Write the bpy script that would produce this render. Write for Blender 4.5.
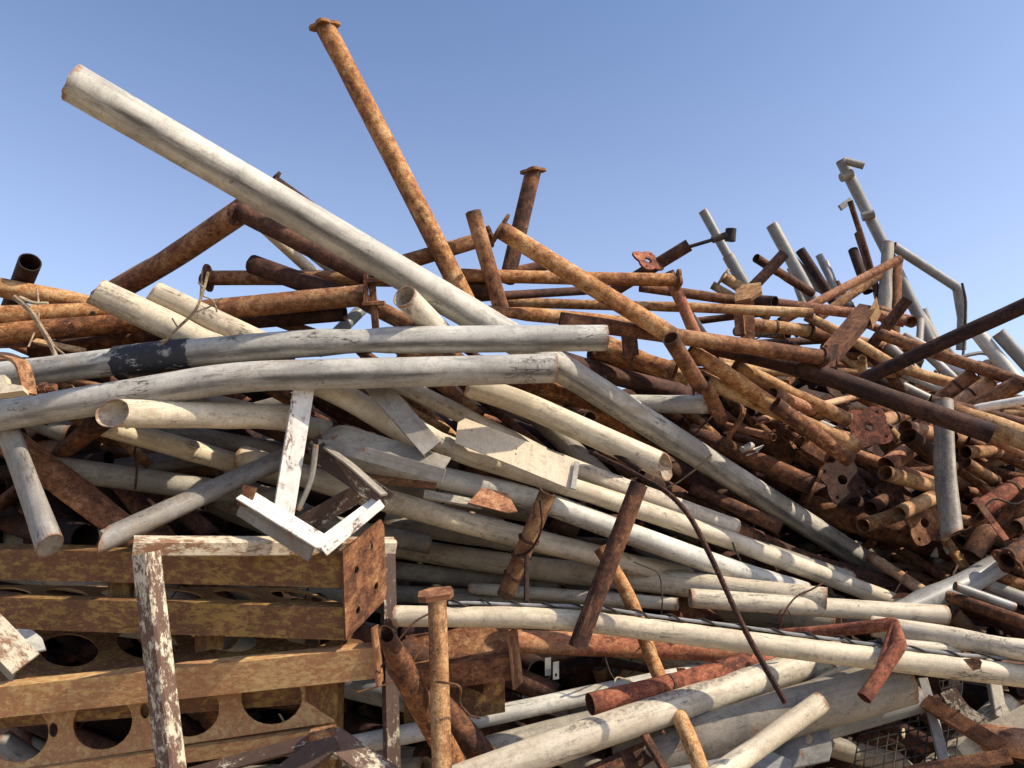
import bpy, math, random
import numpy as np
from mathutils import Vector, Matrix
from mathutils.geometry import tessellate_polygon

for o in list(bpy.data.objects):
    bpy.data.objects.remove(o)
SC = bpy.context.scene
COL = SC.collection
random.seed(7)
RNG = np.random.default_rng(11)

# ------------------------------------------------------------------ camera
F_PX = 745.0
PITCH = math.radians(14.0)
CAM = Vector((0.0, 0.0, 1.65))
cam_d = bpy.data.cameras.new('camera')
cam = bpy.data.objects.new('camera', cam_d)
COL.objects.link(cam)
cam.location = CAM
cam.rotation_euler = (math.pi / 2 + PITCH, 0, 0)
cam_d.sensor_fit = 'HORIZONTAL'
cam_d.sensor_width = 36.0
cam_d.lens = F_PX / 1024 * 36.0
cam_d.clip_start = 0.05
cam_d.clip_end = 3000
SC.camera = cam
SC.render.resolution_x = 1024
SC.render.resolution_y = 768

# ------------------------------------------------------------------ light
SUN_FROM = Vector((0.66, -0.27, 0.70)).normalized()      # direction towards the sun
elev = math.asin(SUN_FROM.z)
azim = math.atan2(SUN_FROM.x, SUN_FROM.y)                 # clockwise from +Y
W = bpy.data.worlds.new('World')
SC.world = W
W.use_nodes = True
nt = W.node_tree
for n in list(nt.nodes):
    nt.nodes.remove(n)
wo = nt.nodes.new('ShaderNodeOutputWorld')
bg = nt.nodes.new('ShaderNodeBackground')
sky = nt.nodes.new('ShaderNodeTexSky')
sky.sky_type = 'NISHITA'
sky.sun_disc = False
sky.sun_elevation = elev
sky.sun_rotation = azim
sky.altitude = 0
sky.air_density = 1.0
sky.dust_density = 2.0
sky.ozone_density = 4.0
bg.inputs[1].default_value = 0.15
# dusty desert air: the sky pales evenly towards the horizon, all the way round
wtc = nt.nodes.new('ShaderNodeTexCoord')
wsx = nt.nodes.new('ShaderNodeSeparateXYZ')
nt.links.new(wtc.outputs['Generated'], wsx.inputs[0])
wmr = nt.nodes.new('ShaderNodeMapRange')
wmr.interpolation_type = 'SMOOTHSTEP'
wmr.inputs['From Min'].default_value = 0.74
wmr.inputs['From Max'].default_value = 0.10
wmr.inputs['To Max'].default_value = 1.1
nt.links.new(wsx.outputs['Z'], wmr.inputs['Value'])
wmx = nt.nodes.new('ShaderNodeMix')
wmx.data_type = 'RGBA'
wmx.blend_type = 'ADD'
wmx.clamp_factor = False
wmx.inputs[7].default_value = (1.06, 0.97, 0.98, 1)
nt.links.new(wmr.outputs[0], wmx.inputs[0])
wtn = nt.nodes.new('ShaderNodeMix')
wtn.data_type = 'RGBA'
wtn.blend_type = 'MULTIPLY'
wtn.inputs[0].default_value = 1.0
wtn.inputs[7].default_value = (1.0, 0.985, 1.01, 1)
nt.links.new(sky.outputs[0], wtn.inputs[6])
nt.links.new(wtn.outputs[2], wmx.inputs[6])
nt.links.new(wmx.outputs[2], bg.inputs[0])
nt.links.new(bg.outputs[0], wo.inputs[0])
sun_d = bpy.data.lights.new('sun', 'SUN')
sun_d.energy = 5.0
sun_d.angle = math.radians(0.55)
sun_d.color = (1.0, 0.875, 0.69)
sun = bpy.data.objects.new('sun', sun_d)
COL.objects.link(sun)
sun.rotation_euler = SUN_FROM.to_track_quat('Z', 'Y').to_euler()
sun.location = (6, -6, 9)
SC.view_settings.view_transform = 'Standard'
SC.view_settings.look = 'None'
SC.view_settings.exposure = 0.5
SC.view_settings.gamma = 1.0
SC.view_settings.use_curve_mapping = False

FW = np.array((0, math.cos(PITCH), math.sin(PITCH)))
UP = np.array((0, -math.sin(PITCH), math.cos(PITCH)))
RT = np.array((1.0, 0, 0))
C0 = np.array(CAM)


def px(u, v, d):
    """photo pixel + distance along the camera axis -> world point"""
    return C0 + d * (FW + (u - 512) / F_PX * RT + (384 - v) / F_PX * UP)


# ------------------------------------------------------------------ materials
class NT:
    def __init__(s, name):
        s.m = bpy.data.materials.new(name)
        s.m.use_nodes = True
        s.t = s.m.node_tree
        s.b = s.t.nodes['Principled BSDF']
        s.b.inputs['Specular IOR Level'].default_value = 0.3

    def n(s, typ, **kw):
        nd = s.t.nodes.new(typ)
        for k, v in kw.items():
            setattr(nd, k, v)
        return nd

    def l(s, a, b):
        s.t.links.new(a, b)

    def coord(s, seed=0.0):
        at = s.n('ShaderNodeAttribute', attribute_name='pc')
        oi = s.n('ShaderNodeObjectInfo')
        mu = s.n('ShaderNodeMath', operation='MULTIPLY_ADD')
        s.l(oi.outputs['Random'], mu.inputs[0])
        mu.inputs[1].default_value = 37.0
        mu.inputs[2].default_value = seed
        ad = s.n('ShaderNodeVectorMath', operation='ADD')
        s.l(at.outputs['Vector'], ad.inputs[0])
        s.l(mu.outputs[0], ad.inputs[1])
        s.rand = oi.outputs['Random']
        s.raw = at.outputs['Vector']
        return ad.outputs[0]

    def scale(s, v, xyz):
        m = s.n('ShaderNodeVectorMath', operation='MULTIPLY')
        s.l(v, m.inputs[0])
        m.inputs[1].default_value = xyz
        return m.outputs[0]

    def noise(s, v, sc, det=6, rough=0.6, dist=0.0):
        n = s.n('ShaderNodeTexNoise')
        n.inputs['Scale'].default_value = sc
        n.inputs['Detail'].default_value = det
        n.inputs['Roughness'].default_value = rough
        n.inputs['Distortion'].default_value = dist
        s.l(v, n.inputs['Vector'])
        return n.outputs['Fac']

    def step(s, f, a, b):
        r = s.n('ShaderNodeMapRange')
        r.inputs['From Min'].default_value = a
        r.inputs['From Max'].default_value = b
        s.l(f, r.inputs['Value'])
        return r.outputs[0]

    def ramp(s, f, stops):
        r = s.n('ShaderNodeValToRGB')
        e = r.color_ramp.elements
        while len(e) < len(stops):
            e.new(0.5)
        for x, (p, c) in zip(e, stops):
            x.position = p
            x.color = (*c, 1)
        s.l(f, r.inputs[0])
        return r.outputs[0]

    def mix(s, f, a, b, mode='MIX'):
        m = s.n('ShaderNodeMix', data_type='RGBA', blend_type=mode)
        if hasattr(f, 'links') or hasattr(f, 'is_linked'):
            s.l(f, m.inputs[0])
        else:
            m.inputs[0].default_value = f
        for i, c in ((6, a), (7, b)):
            if isinstance(c, tuple):
                m.inputs[i].default_value = (*c, 1)
            else:
                s.l(c, m.inputs[i])
        return m.outputs[2]

    def math(s, op, a, b=None):
        m = s.n('ShaderNodeMath', operation=op)
        for i, c in ((0, a), (1, b)):
            if c is None:
                continue
            if isinstance(c, (int, float)):
                m.inputs[i].default_value = c
            else:
                s.l(c, m.inputs[i])
        return m.outputs[0]

    def bump(s, h, strength, dist=0.002):
        b = s.n('ShaderNodeBump')
        b.inputs['Strength'].default_value = strength
        b.inputs['Distance'].default_value = dist
        s.l(h, b.inputs['Height'])
        s.l(b.outputs[0], s.b.inputs['Normal'])


def rust(name, dark, mid, light, fleck, fleck_lo=0.60, fleck_hi=0.68, bias=0.0, rough=0.85):
    t = NT(name)
    v = t.coord()
    vs = t.scale(v, (1, 1, 0.5))
    big = t.noise(vs, 7, 6, 0.65, 0.5)
    med = t.noise(v, 34, 9, 0.75, 0.3)
    fine = t.noise(v, 170, 5, 0.75)
    mixf = t.math('ADD', t.math('MULTIPLY', big, 0.5), t.math('MULTIPLY', med, 0.5))
    rv = t.math('MULTIPLY_ADD', t.rand, 0.13)
    t.t.nodes[-1].inputs[2].default_value = -0.065 + bias
    mixf = t.math('ADD', mixf, rv)
    c = t.ramp(mixf, [(0.39, dark), (0.475, mid), (0.545, light), (0.63, fleck)])
    fl = t.step(t.noise(vs, 55, 9, 0.78, 0.3), fleck_lo, fleck_hi)
    c = t.mix(t.math('MULTIPLY', fl, 0.8), c, fleck)
    dk = t.step(t.noise(vs, 21, 9, 0.78, 0.4), 0.555, 0.63)
    c = t.mix(t.math('MULTIPLY', dk, 0.8), c, dark)
    # long scrapes and runs
    sc = t.step(t.noise(t.scale(v, (1, 1, 0.1)), 45, 6, 0.7, 0.3), 0.60, 0.68)
    c = t.mix(t.math('MULTIPLY', sc, 0.55), c, tuple(0.5 * (x + y) for x, y in zip(mid, fleck)))
    # scaly dark crust gathers at the cut ends
    ea = t.n('ShaderNodeAttribute', attribute_name='ed')
    em = t.step(t.math('SUBTRACT', t.math('MULTIPLY', t.noise(v, 30, 6, 0.7), 0.13), ea.outputs['Fac']), 0.02, 0.05)
    c = t.mix(t.math('MULTIPLY', em, 0.7), c, dark)
    c = t.mix(t.step(fine, 0.34, 0.60), t.mix(0.6, c, (0, 0, 0)), c)
    t.l(c, t.b.inputs['Base Color'])
    t.b.inputs['Roughness'].default_value = rough
    t.bump(t.math('ADD', t.math('MULTIPLY', med, 1.2), fine), 0.6, 0.003)
    return t.m


def paint(name, base, dirty, rustc=(0.20, 0.085, 0.035), rust_at=0.66, streak=0.5, crack=0.8, rough=0.55, seam=0.0, scuff=0.6):
    t = NT(name)
    v = t.coord(3.3)
    vl = t.scale(v, (1, 1, 0.12))
    vc = t.scale(v, (1, 1, 3.0))
    st = t.noise(vl, 26, 7, 0.65, 0.2)
    big = t.noise(v, 4.5, 7, 0.62, 0.3)
    med = t.noise(v, 34, 7, 0.72, 0.3)
    fine = t.noise(v, 190, 3, 0.6)
    rv = t.ramp(t.rand, [(0.0, (base[0] * 0.72, base[1] * 0.76, base[2] * 0.84)), (0.25, base), (0.5, (base[0] * 1.08, base[1] * 1.06, base[2] * 1.0)), (0.75, (base[0] * 0.90, base[1] * 0.86, base[2] * 0.78)), (1.0, (base[0] * 0.95, base[1] * 0.98, base[2] * 1.06))])
    c = t.mix(t.math('MULTIPLY', t.step(big, 0.42, 0.60), 0.75), rv, dirty)
    c = t.mix(t.math('MULTIPLY', t.step(st, 0.50, 0.64), streak), c, tuple(x * 0.72 for x in dirty))
    c = t.mix(t.math('MULTIPLY', t.step(med, 0.50, 0.66), 0.50), c, tuple(x * 0.62 for x in dirty))
    c = t.mix(t.math('MULTIPLY', t.step(t.noise(t.scale(v, (1, 1, 0.4)), 11, 8, 0.75, 0.6), 0.56, 0.66), 0.5), c, (0.22, 0.155, 0.095))
    # scuffed patches where the paint is dark and greasy
    sc = t.math('MULTIPLY', t.step(t.noise(vl, 9, 6, 0.7, 0.6), 0.57, 0.64), t.step(t.noise(v, 60, 6, 0.75), 0.42, 0.58))
    c = t.mix(t.math('MULTIPLY', sc, scuff), c, (0.075, 0.07, 0.066))
    # hairline cracks and scratches: thin contour lines of a stretched noise
    for vec, s_, w_, lo in ((vl, 9.0, 0.010, 0.52), (t.scale(v, (1, 1, 0.5)), 7.0, 0.007, 0.56), (vc, 6.0, 0.006, 0.58)):
        rg = t.math('ABSOLUTE', t.math('SUBTRACT', t.noise(vec, s_, 5, 0.6, 0.4), 0.5))
        ck = t.step(rg, w_, 0.0)
        msk = t.step(t.noise(v, 5.5, 5, 0.65), lo, lo + 0.05)
        c = t.mix(t.math('MULTIPLY', t.math('MULTIPLY', ck, msk), crack), c, (0.06, 0.05, 0.042))
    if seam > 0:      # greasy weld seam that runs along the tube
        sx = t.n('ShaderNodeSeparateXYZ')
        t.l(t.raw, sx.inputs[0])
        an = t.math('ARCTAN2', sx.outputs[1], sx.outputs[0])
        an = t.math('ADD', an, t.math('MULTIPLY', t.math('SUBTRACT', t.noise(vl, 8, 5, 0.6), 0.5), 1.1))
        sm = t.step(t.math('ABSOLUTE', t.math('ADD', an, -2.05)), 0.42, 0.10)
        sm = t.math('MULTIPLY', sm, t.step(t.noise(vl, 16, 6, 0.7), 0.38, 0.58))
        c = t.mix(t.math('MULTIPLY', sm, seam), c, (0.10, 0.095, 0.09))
    # rust: blooms plus the cut ends
    rm = t.step(t.noise(v, 15, 9, 0.72, 0.3), rust_at, rust_at + 0.05)
    ea = t.n('ShaderNodeAttribute', attribute_name='ed')
    en = t.math('SUBTRACT', t.math('MULTIPLY', t.noise(v, 40, 6, 0.7), 0.075), ea.outputs['Fac'])
    em = t.math('MULTIPLY', t.step(en, 0.022, 0.034), 0.8)
    rm = t.math('MAXIMUM', rm, em)
    rc = t.mix(t.noise(v, 70, 5, 0.7), tuple(x * 0.45 for x in rustc), tuple(min(1, x * 1.7) for x in rustc))
    c = t.mix(t.math('MULTIPLY', rm, 0.92), c, rc)
    c = t.mix(t.step(fine, 0.3, 0.6), t.mix(0.22, c, (0, 0, 0)), c)
    t.l(c, t.b.inputs['Base Color'])
    t.b.inputs['Roughness'].default_value = rough
    t.bump(t.math('ADD', t.math('MULTIPLY', med, 0.8), t.math('MULTIPLY', fine, 0.35)), 0.35, 0.002)
    return t.m


def flaking(name, top, under, thr=0.5, seed=1.0, scale=13, soft=0.015):
    t = NT(name)
    v = t.coord(seed)
    vl = t.scale(v, (1, 1, 0.45))
    f = t.math('ADD', t.math('MULTIPLY', t.noise(vl, scale, 10, 0.82, 0.15), 0.75), t.math('MULTIPLY', t.noise(v, 4, 5, 0.6), 0.25))
    k = t.step(f, thr, thr + soft)
    fine = t.noise(v, 120, 5, 0.7)
    tc = t.mix(t.step(t.noise(v, 30, 6, 0.7), 0.4, 0.7), top, tuple(x * 0.72 for x in top))
    uc = t.mix(t.noise(v, 45, 8, 0.75), tuple(x * 0.45 for x in under), tuple(min(1, x * 1.6) for x in under))
    tc = t.mix(t.math('MULTIPLY', t.step(t.noise(v, 19, 8, 0.7), 0.56, 0.66), 0.7), tc, under)
    c = t.mix(k, uc, tc)
    c = t.mix(t.step(fine, 0.3, 0.75), t.mix(0.2, c, (0, 0, 0)), c)
    t.l(c, t.b.inputs['Base Color'])
    t.b.inputs['Roughness'].default_value = 0.7
    t.bump(t.math('ADD', t.math('MULTIPLY', k, 0.8), t.math('MULTIPLY', fine, 0.5)), 0.5, 0.002)
    return t.m


M = {}
M['rust'] = rust('rust_brown', (0.034, 0.014, 0.009), (0.130, 0.052, 0.025), (0.245, 0.104, 0.045), (0.42, 0.24, 0.12))
M['orange'] = rust('rust_orange', (0.052, 0.020, 0.011), (0.185, 0.070, 0.028), (0.38, 0.168, 0.058), (0.58, 0.36, 0.17), 0.57, 0.65)
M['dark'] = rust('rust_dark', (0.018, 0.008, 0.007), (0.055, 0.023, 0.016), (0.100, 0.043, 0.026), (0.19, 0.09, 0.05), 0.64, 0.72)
M['pink'] = rust('rust_pinkish', (0.12, 0.046, 0.026), (0.36, 0.160, 0.083), (0.50, 0.265, 0.145), (0.60, 0.39, 0.24), 0.59, 0.68, 0.01)
M['red'] = rust('rust_red', (0.070, 0.021, 0.013), (0.25, 0.075, 0.040), (0.38, 0.145, 0.072), (0.50, 0.27, 0.14), 0.59, 0.67)
M['tan'] = rust('rust_tan', (0.10, 0.045, 0.022), (0.32, 0.157, 0.067), (0.48, 0.28, 0.125), (0.60, 0.43, 0.25), 0.58, 0.66, 0.01)
M['cream'] = paint('paint_cream', (0.61, 0.545, 0.425), (0.42, 0.355, 0.265), rust_at=0.63, streak=0.6, scuff=0.8)
M['sheetp'] = paint('paint_pale_peach', (0.60, 0.51, 0.385), (0.53, 0.44, 0.325), rust_at=0.69, streak=0.1, crack=0.0, scuff=0.15)
M['white'] = paint('paint_white', (0.54, 0.535, 0.50), (0.36, 0.35, 0.32), rust_at=0.64, streak=0.55, scuff=0.8)
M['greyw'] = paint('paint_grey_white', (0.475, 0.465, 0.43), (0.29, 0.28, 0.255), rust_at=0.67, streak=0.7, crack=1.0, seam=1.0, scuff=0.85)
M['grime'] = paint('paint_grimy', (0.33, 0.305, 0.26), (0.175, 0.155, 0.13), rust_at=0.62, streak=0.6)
M['galv'] = paint('galvanised_steel', (0.29, 0.29, 0.28), (0.175, 0.172, 0.16), rust_at=0.62, streak=0.5, crack=0.2, rough=0.42, scuff=0.5)
M['brightw'] = paint('paint_bright_white', (0.70, 0.68, 0.64), (0.56, 0.53, 0.47), rust_at=0.62, streak=0.4, crack=0.4, scuff=0.5)
M['chipw'] = flaking('paint_chipped_white', (0.72, 0.70, 0.65), (0.17, 0.10, 0.07), 0.425, 7.0, 30, 0.03)
M['flake'] = flaking('paint_flaking_white', (0.60, 0.53, 0.40), (0.115, 0.066, 0.048), 0.50, 1.0, 34, 0.03)
M['flake_white'] = flaking('paint_flaking_white_sound', (0.58, 0.51, 0.38), (0.20, 0.10, 0.055), 0.455, 6.0, 34, 0.06)
M['flake_dark'] = flaking('paint_flaking_mostly_gone', (0.45, 0.40, 0.31), (0.065, 0.038, 0.028), 0.55, 5.0, 34, 0.03)
M['ochre'] = flaking('paint_ochre_rusty', (0.31, 0.190, 0.055), (0.135, 0.060, 0.031), 0.485, 9.0, 55, 0.06)
M['ochre_sunlit'] = flaking('paint_ochre_worn_sunlit', (0.60, 0.40, 0.175), (0.38, 0.185, 0.085), 0.475, 2.0, 55, 0.07)  # sunlit copy of the ochre paint: light on the faces put into colour
M['tape'] = flaking('black_tape_worn', (0.026, 0.028, 0.036), (0.40, 0.39, 0.36), 0.415, 4.0, 24)
M['black'] = rust('black_steel', (0.012, 0.011, 0.011), (0.026, 0.023, 0.021), (0.045, 0.038, 0.033), (0.09, 0.07, 0.055), 0.7, 0.8)
M['twig'] = rust('dry_wood', (0.16, 0.11, 0.07), (0.30, 0.22, 0.14), (0.42, 0.33, 0.22), (0.52, 0.43, 0.31), 0.6, 0.75)
t_ = NT('dry_sandy_ground')
tc_ = t_.n('ShaderNodeTexCoord')
g_ = t_.noise(tc_.outputs['Object'], 1.2, 10, 0.7)
t_.l(t_.ramp(g_, [(0.3, (0.20, 0.155, 0.105)), (0.7, (0.36, 0.29, 0.205))]), t_.b.inputs['Base Color'])
t_.b.inputs['Roughness'].default_value = 0.95
t_.bump(t_.noise(tc_.outputs['Object'], 40, 8, 0.7), 0.5, 0.01)
M['ground'] = t_.m


# ------------------------------------------------------------------ mesh helpers
def mk(name, verts, faces, mat, pc=None, ed=None, smooth=True, parent=None, origin=None):
    """one mesh object; vertices are given in world space and stored relative to the origin"""
    verts = np.asarray(verts, float)
    if origin is None:
        origin = verts.mean(0)
    me = bpy.data.meshes.new(name)
    me.from_pydata((verts - origin).tolist(), [], faces)
    if pc is None:
        pc = verts - origin
    a = me.attributes.new('pc', 'FLOAT_VECTOR', 'POINT')
    a.data.foreach_set('vector', np.asarray(pc, np.float32).ravel())
    if ed is None:
        ed = np.full(len(verts), 1.0)
    a = me.attributes.new('ed', 'FLOAT', 'POINT')
    a.data.foreach_set('value', np.asarray(ed, np.float32))
    me.materials.append(M[mat])
    if smooth:
        me.shade_smooth()
        me.set_sharp_from_angle(angle=math.radians(38))
    o = bpy.data.objects.new(name, me)
    COL.objects.link(o)
    if parent is not None:
        o.parent = parent
        o.location = Vector(origin) - parent.location
    else:
        o.location = Vector(origin)
    return o


def empty(name, loc):
    e = bpy.data.objects.new(name, None)
    e.empty_display_size = 0.1
    e.location = Vector(loc)
    COL.objects.link(e)
    return e


def tag(o, label, cat, group=None):
    o['label'] = label
    o['category'] = cat
    if group:
        o['group'] = group
    return o


def resample(P, br, step):
    """polyline with rounded corners -> dense points"""
    P = [np.array(p, float) for p in P]
    out = [P[0]]
    for i in range(1, len(P) - 1):
        a, b, c = P[i - 1], P[i], P[i + 1]
        l1, l2 = np.linalg.norm(b - a), np.linalg.norm(c - b)
        k = min(br, l1 * 0.45, l2 * 0.45)
        p0 = b + (a - b) / l1 * k
        p1 = b + (c - b) / l2 * k
        for t in np.linspace(0, 1, 7):
            out.append((1 - t) ** 2 * p0 + 2 * t * (1 - t) * b + t * t * p1)
    out.append(P[-1])
    res = [out[0]]
    for a, b in zip(out[:-1], out[1:]):
        L = np.linalg.norm(b - a)
        if L < 1e-6:
            continue
        n = max(1, int(L / step))
        for k in range(1, n + 1):
            res.append(a + (b - a) * k / n)
    return np.array(res)


def frames(P, up0):
    T = np.gradient(P, axis=0)
    T /= np.linalg.norm(T, axis=1)[:, None]
    N = np.zeros_like(P)
    n = up0 - T[0] * np.dot(up0, T[0])
    if np.linalg.norm(n) < 1e-3:
        n = np.array((1.0, 0, 0)) - T[0] * T[0][0]
    N[0] = n / np.linalg.norm(n)
    for i in range(1, len(P)):
        n = N[i - 1] - T[i] * np.dot(N[i - 1], T[i])
        N[i] = n / np.linalg.norm(n)
    return T, N, np.cross(T, N)


def vnoise(n, amp, smooth):
    x = RNG.normal(0, 1, n + 2 * smooth)
    k = np.hanning(smooth * 2 + 1)
    k /= math.sqrt((k ** 2).sum())
    return amp * np.convolve(x, k, 'same')[smooth:smooth + n]


def tube_geo(P3, r, br=0.1, step=0.05, seg=20, wall=0.07, jag=0.022, cutn=(None, None), squash=(), bow=0.004, rough=0.012, dents=3, hollow=True):
    """hollow, slightly dented tube along the polyline; returns verts, faces, pc, ed"""
    P = resample(P3, br, step)
    L = np.concatenate([[0], np.cumsum(np.linalg.norm(np.diff(P, axis=0), axis=1))])
    Lt = L[-1]
    n = len(P)
    T, N, B = frames(P, np.array((0.13, -0.2, 1.0)))
    if bow > 0 and n > 4:
        w = np.sin(np.pi * L / Lt)
        P = P + N * (w * RNG.normal(0, bow * Lt))[:, None] * 0.6
    th = np.arange(seg) / seg * 2 * np.pi
    R = np.full((n, seg), r)
    R *= (1 + vnoise(n, rough * 0.5, 4))[:, None]
    ov = RNG.uniform(0, 6.28)
    R *= 1 + rough * 1.4 * np.cos(2 * th + ov)[None, :]
    for _ in range(dents):
        if Lt > 0.3 and RNG.random() < 0.6:
            s0 = RNG.uniform(0.05, 0.95) * Lt
            a0 = RNG.uniform(0, 6.28)
            dd = np.angle(np.exp(1j * (th - a0)))
            R *= 1 - RNG.uniform(0.06, 0.26) * np.exp(-((L[:, None] - s0) / (r * RNG.uniform(0.9, 1.8))) ** 2 - (dd[None, :] / 0.7) ** 2)
    X = R * np.cos(th)[None, :]
    Y = R * np.sin(th)[None, :]
    for (f0, fw, fac, ang) in squash:      # flatten a stretch: thin along ang, wider across it
        g = np.clip(1 - np.abs(L / Lt - f0) / fw, 0, 1)
        g = g * g * (3 - 2 * g)
        ca, sa = math.cos(ang), math.sin(ang)
        a = X * ca + Y * sa
        b = -X * sa + Y * ca
        a = a * (1 - g * (1 - fac))[:, None]
        b = b * (1 + g * (1 - fac) * 0.45)[:, None]
        X, Y = a * ca - b * sa, a * sa + b * ca
    off = np.zeros((n, seg))
    jn = [vnoise(seg, jag * r, 1) for _ in (0, 1)]
    off[0] = jn[0]
    off[-1] = jn[1]
    for e, row in ((0, 0), (1, -1)):       # oblique saw cut: cutn is the outward normal of the cut face
        if cutn[e] is not None:
            nn = np.array(cutn[e], float)
            rad_ = X[row][:, None] * N[row][None, :] + Y[row][:, None] * B[row][None, :]
            off[row] += np.clip(-(rad_ @ nn) / (T[row] @ nn), -2.5 * r, 2.5 * r)
    V = P[:, None, :] + X[..., None] * N[:, None, :] + Y[..., None] * B[:, None, :] + off[..., None] * T[:, None, :]
    pc = np.stack([X, Y, np.repeat(L[:, None], seg, 1) + off], -1)
    ed = np.repeat(np.minimum(L, Lt - L)[:, None], seg, 1)
    verts = [V.reshape(-1, 3)]
    pcs = [pc.reshape(-1, 3)]
    eds = [ed.reshape(-1)]
    faces = []
    j = np.arange(seg)
    j2 = (j + 1) % seg
    for i in range(n - 1):
        a = i * seg
        faces += np.stack([a + j, a + j2, a + seg + j2, a + seg + j], 1).tolist()
    base = n * seg
    for e in (0, 1):
        row = 0 if e == 0 else n - 1
        s = 1 if e == 0 else -1
        k = 1 - wall if hollow else 0.9
        dep = min(0.45, Lt * 0.45) if hollow else 0.004
        idx = [row]
        # lip ring, inner rings, cap
        rings = [(k, 0.0), (k, dep * 0.4), (k, dep)]
        for (kk, dd) in rings:
            ii = int(np.argmin(np.abs(L - (dd if e == 0 else Lt - dd)))) if dd > 0 else row
            Q = P[ii][None, :] + kk * (X[ii][:, None] * N[ii][None, :] + Y[ii][:, None] * B[ii][None, :])
            if dd == 0:
                Q = Q + off[row][:, None] * T[row][None, :]
            verts.append(Q)
            pcs.append(np.stack([kk * X[ii] + 5, kk * Y[ii], np.full(seg, L[ii])], -1))
            eds.append(np.full(seg, 0.005 if dd == 0 else 0.045))
        prev = row * seg
        for q in range(3):
            cur = base + q * seg
            if e == 0:
                faces += np.stack([prev + j2, prev + j, cur + j, cur + j2], 1).tolist()
            else:
                faces += np.stack([prev + j, prev + j2, cur + j2, cur + j], 1).tolist()
            prev = cur
        faces.append([prev + q for q in (range(seg) if e == 1 else range(seg - 1, -1, -1))])
        base += 3 * seg
    return np.concatenate(verts), faces, np.concatenate(pcs), np.concatenate(eds), (P, T, N, B, L, r)


def sweep_geo(P3, prof, facing, roll=0.0, br=0.02, step=0.12, twist=0.0, wob=0.0):
    """sweep a closed profile (x across, y towards the viewer) along a polyline; caps at both ends"""
    P = resample(P3, br, step)
    n = len(P)
    if wob:
        P = P + np.stack([vnoise(n, wob, 2) for _ in range(3)], -1)
    L = np.concatenate([[0], np.cumsum(np.linalg.norm(np.diff(P, axis=0), axis=1))])
    T, N, B = frames(P, np.array(facing, float))
    k = len(prof)
    pr = np.array(prof, float)
    V = []
    pcs = []
    for i in range(n):
        a = roll + twist * L[i] / L[-1]
        ny = N[i] * math.cos(a) + B[i] * math.sin(a)
        nx = np.cross(ny, T[i])
        V.append(P[i] + pr[:, :1] * nx + pr[:, 1:] * ny)
        pcs.append(np.concatenate([pr, np.full((k, 1), L[i])], 1))
    faces = []
    for i in range(n - 1):
        for q in range(k):
            a, b = i * k + q, i * k + (q + 1) % k
            faces.append((a, b, b + k, a + k))
    faces.append(tuple(range(k - 1, -1, -1)))
    faces.append(tuple((n - 1) * k + q for q in range(k)))
    ed = np.ones(len(L) * k)
    return np.concatenate(V), faces, np.concatenate(pcs), ed


def rect(w, t):
    c = min(w, t) * 0.12
    a, b = w / 2, t / 2
    return [(-a + c, -b), (a - c, -b), (a, -b + c), (a, b - c), (a - c, b), (-a + c, b), (-a, b - c), (-a, -b + c)]


def ell(w, h, t):
    """angle iron: leg w across, leg h going back"""
    return [(-w / 2, 0), (-w / 2, -h), (-w / 2 + t, -h), (-w / 2 + t, -t), (w / 2, -t), (w / 2, 0)]


def chan(w, h, t):
    a = w / 2
    return [(-a, 0), (-a, -h), (-a + t, -h), (-a + t, -t), (a - t, -t), (a - t, -h), (a, -h), (a, 0)]


def plate_geo(outline, holes, thick, o, ex, ey):
    """flat plate with holes; outline/holes in 2D plate units mapped by o + x*ex + y*ey"""
    o, ex, ey = (np.array(x, float) for x in (o, ex, ey))
    nrm = np.cross(ex, ey)
    nrm /= np.linalg.norm(nrm)
    loops = [outline] + list(holes)
    tess = tessellate_polygon([[Vector((p[0], p[1], 0)) for p in lp] for lp in loops])
    flat = [p for lp in loops for p in lp]
    n = len(flat)
    A = np.array([o + p[0] * ex + p[1] * ey for p in flat])
    V = np.concatenate([A + nrm * thick / 2, A - nrm * thick / 2])
    faces = []
    lx, ly = np.linalg.norm(ex), np.linalg.norm(ey)
    for t in tess:
        (x0, y0), (x1, y1), (x2, y2) = flat[t[0]], flat[t[1]], flat[t[2]]
        if (x1 - x0) * (y2 - y0) - (x2 - x0) * (y1 - y0) < 0:
            t = (t[0], t[2], t[1])
        faces.append(tuple(t))
        faces.append((t[2] + n, t[1] + n, t[0] + n))
    b = 0
    for li, lp in enumerate(loops):
        k = len(lp)
        ar = sum(lp[q][0] * lp[(q + 1) % k][1] - lp[(q + 1) % k][0] * lp[q][1] for q in range(k))
        want = ar > 0 if li == 0 else ar < 0
        for q in range(k):
            a, c = b + q, b + (q + 1) % k
            faces.append((c, a, a + n, c + n) if want else (a, c, c + n, a + n))
        b += k
    pc = np.array([(p[0] * lx, p[1] * ly, 0.0) for p in flat])
    pc = np.concatenate([pc, pc + np.array((3, 0, 0.01))])
    return V, faces, pc


def circ(cx, cy, rx, ry=None, n=20, a0=0.0):
    ry = rx if ry is None else ry
    return [(cx + rx * math.cos(a0 + 2 * math.pi * k / n), cy + ry * math.sin(a0 + 2 * math.pi * k / n)) for k in range(n)]


def lobed(h, n=40, notch=0.16):
    """square base plate with rounded corners and a notch in each side"""
    out = []
    for k in range(n):
        a = 2 * math.pi * k / n
        sq = 1 / (abs(math.cos(a)) ** 6 + abs(math.sin(a)) ** 6) ** (1 / 6)
        out.append((h * sq * math.cos(a) * (1 - notch * max(0, math.cos(4 * a)) ** 3), h * sq * math.sin(a) * (1 - notch * max(0, math.cos(4 * a)) ** 3)))
    return out


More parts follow.
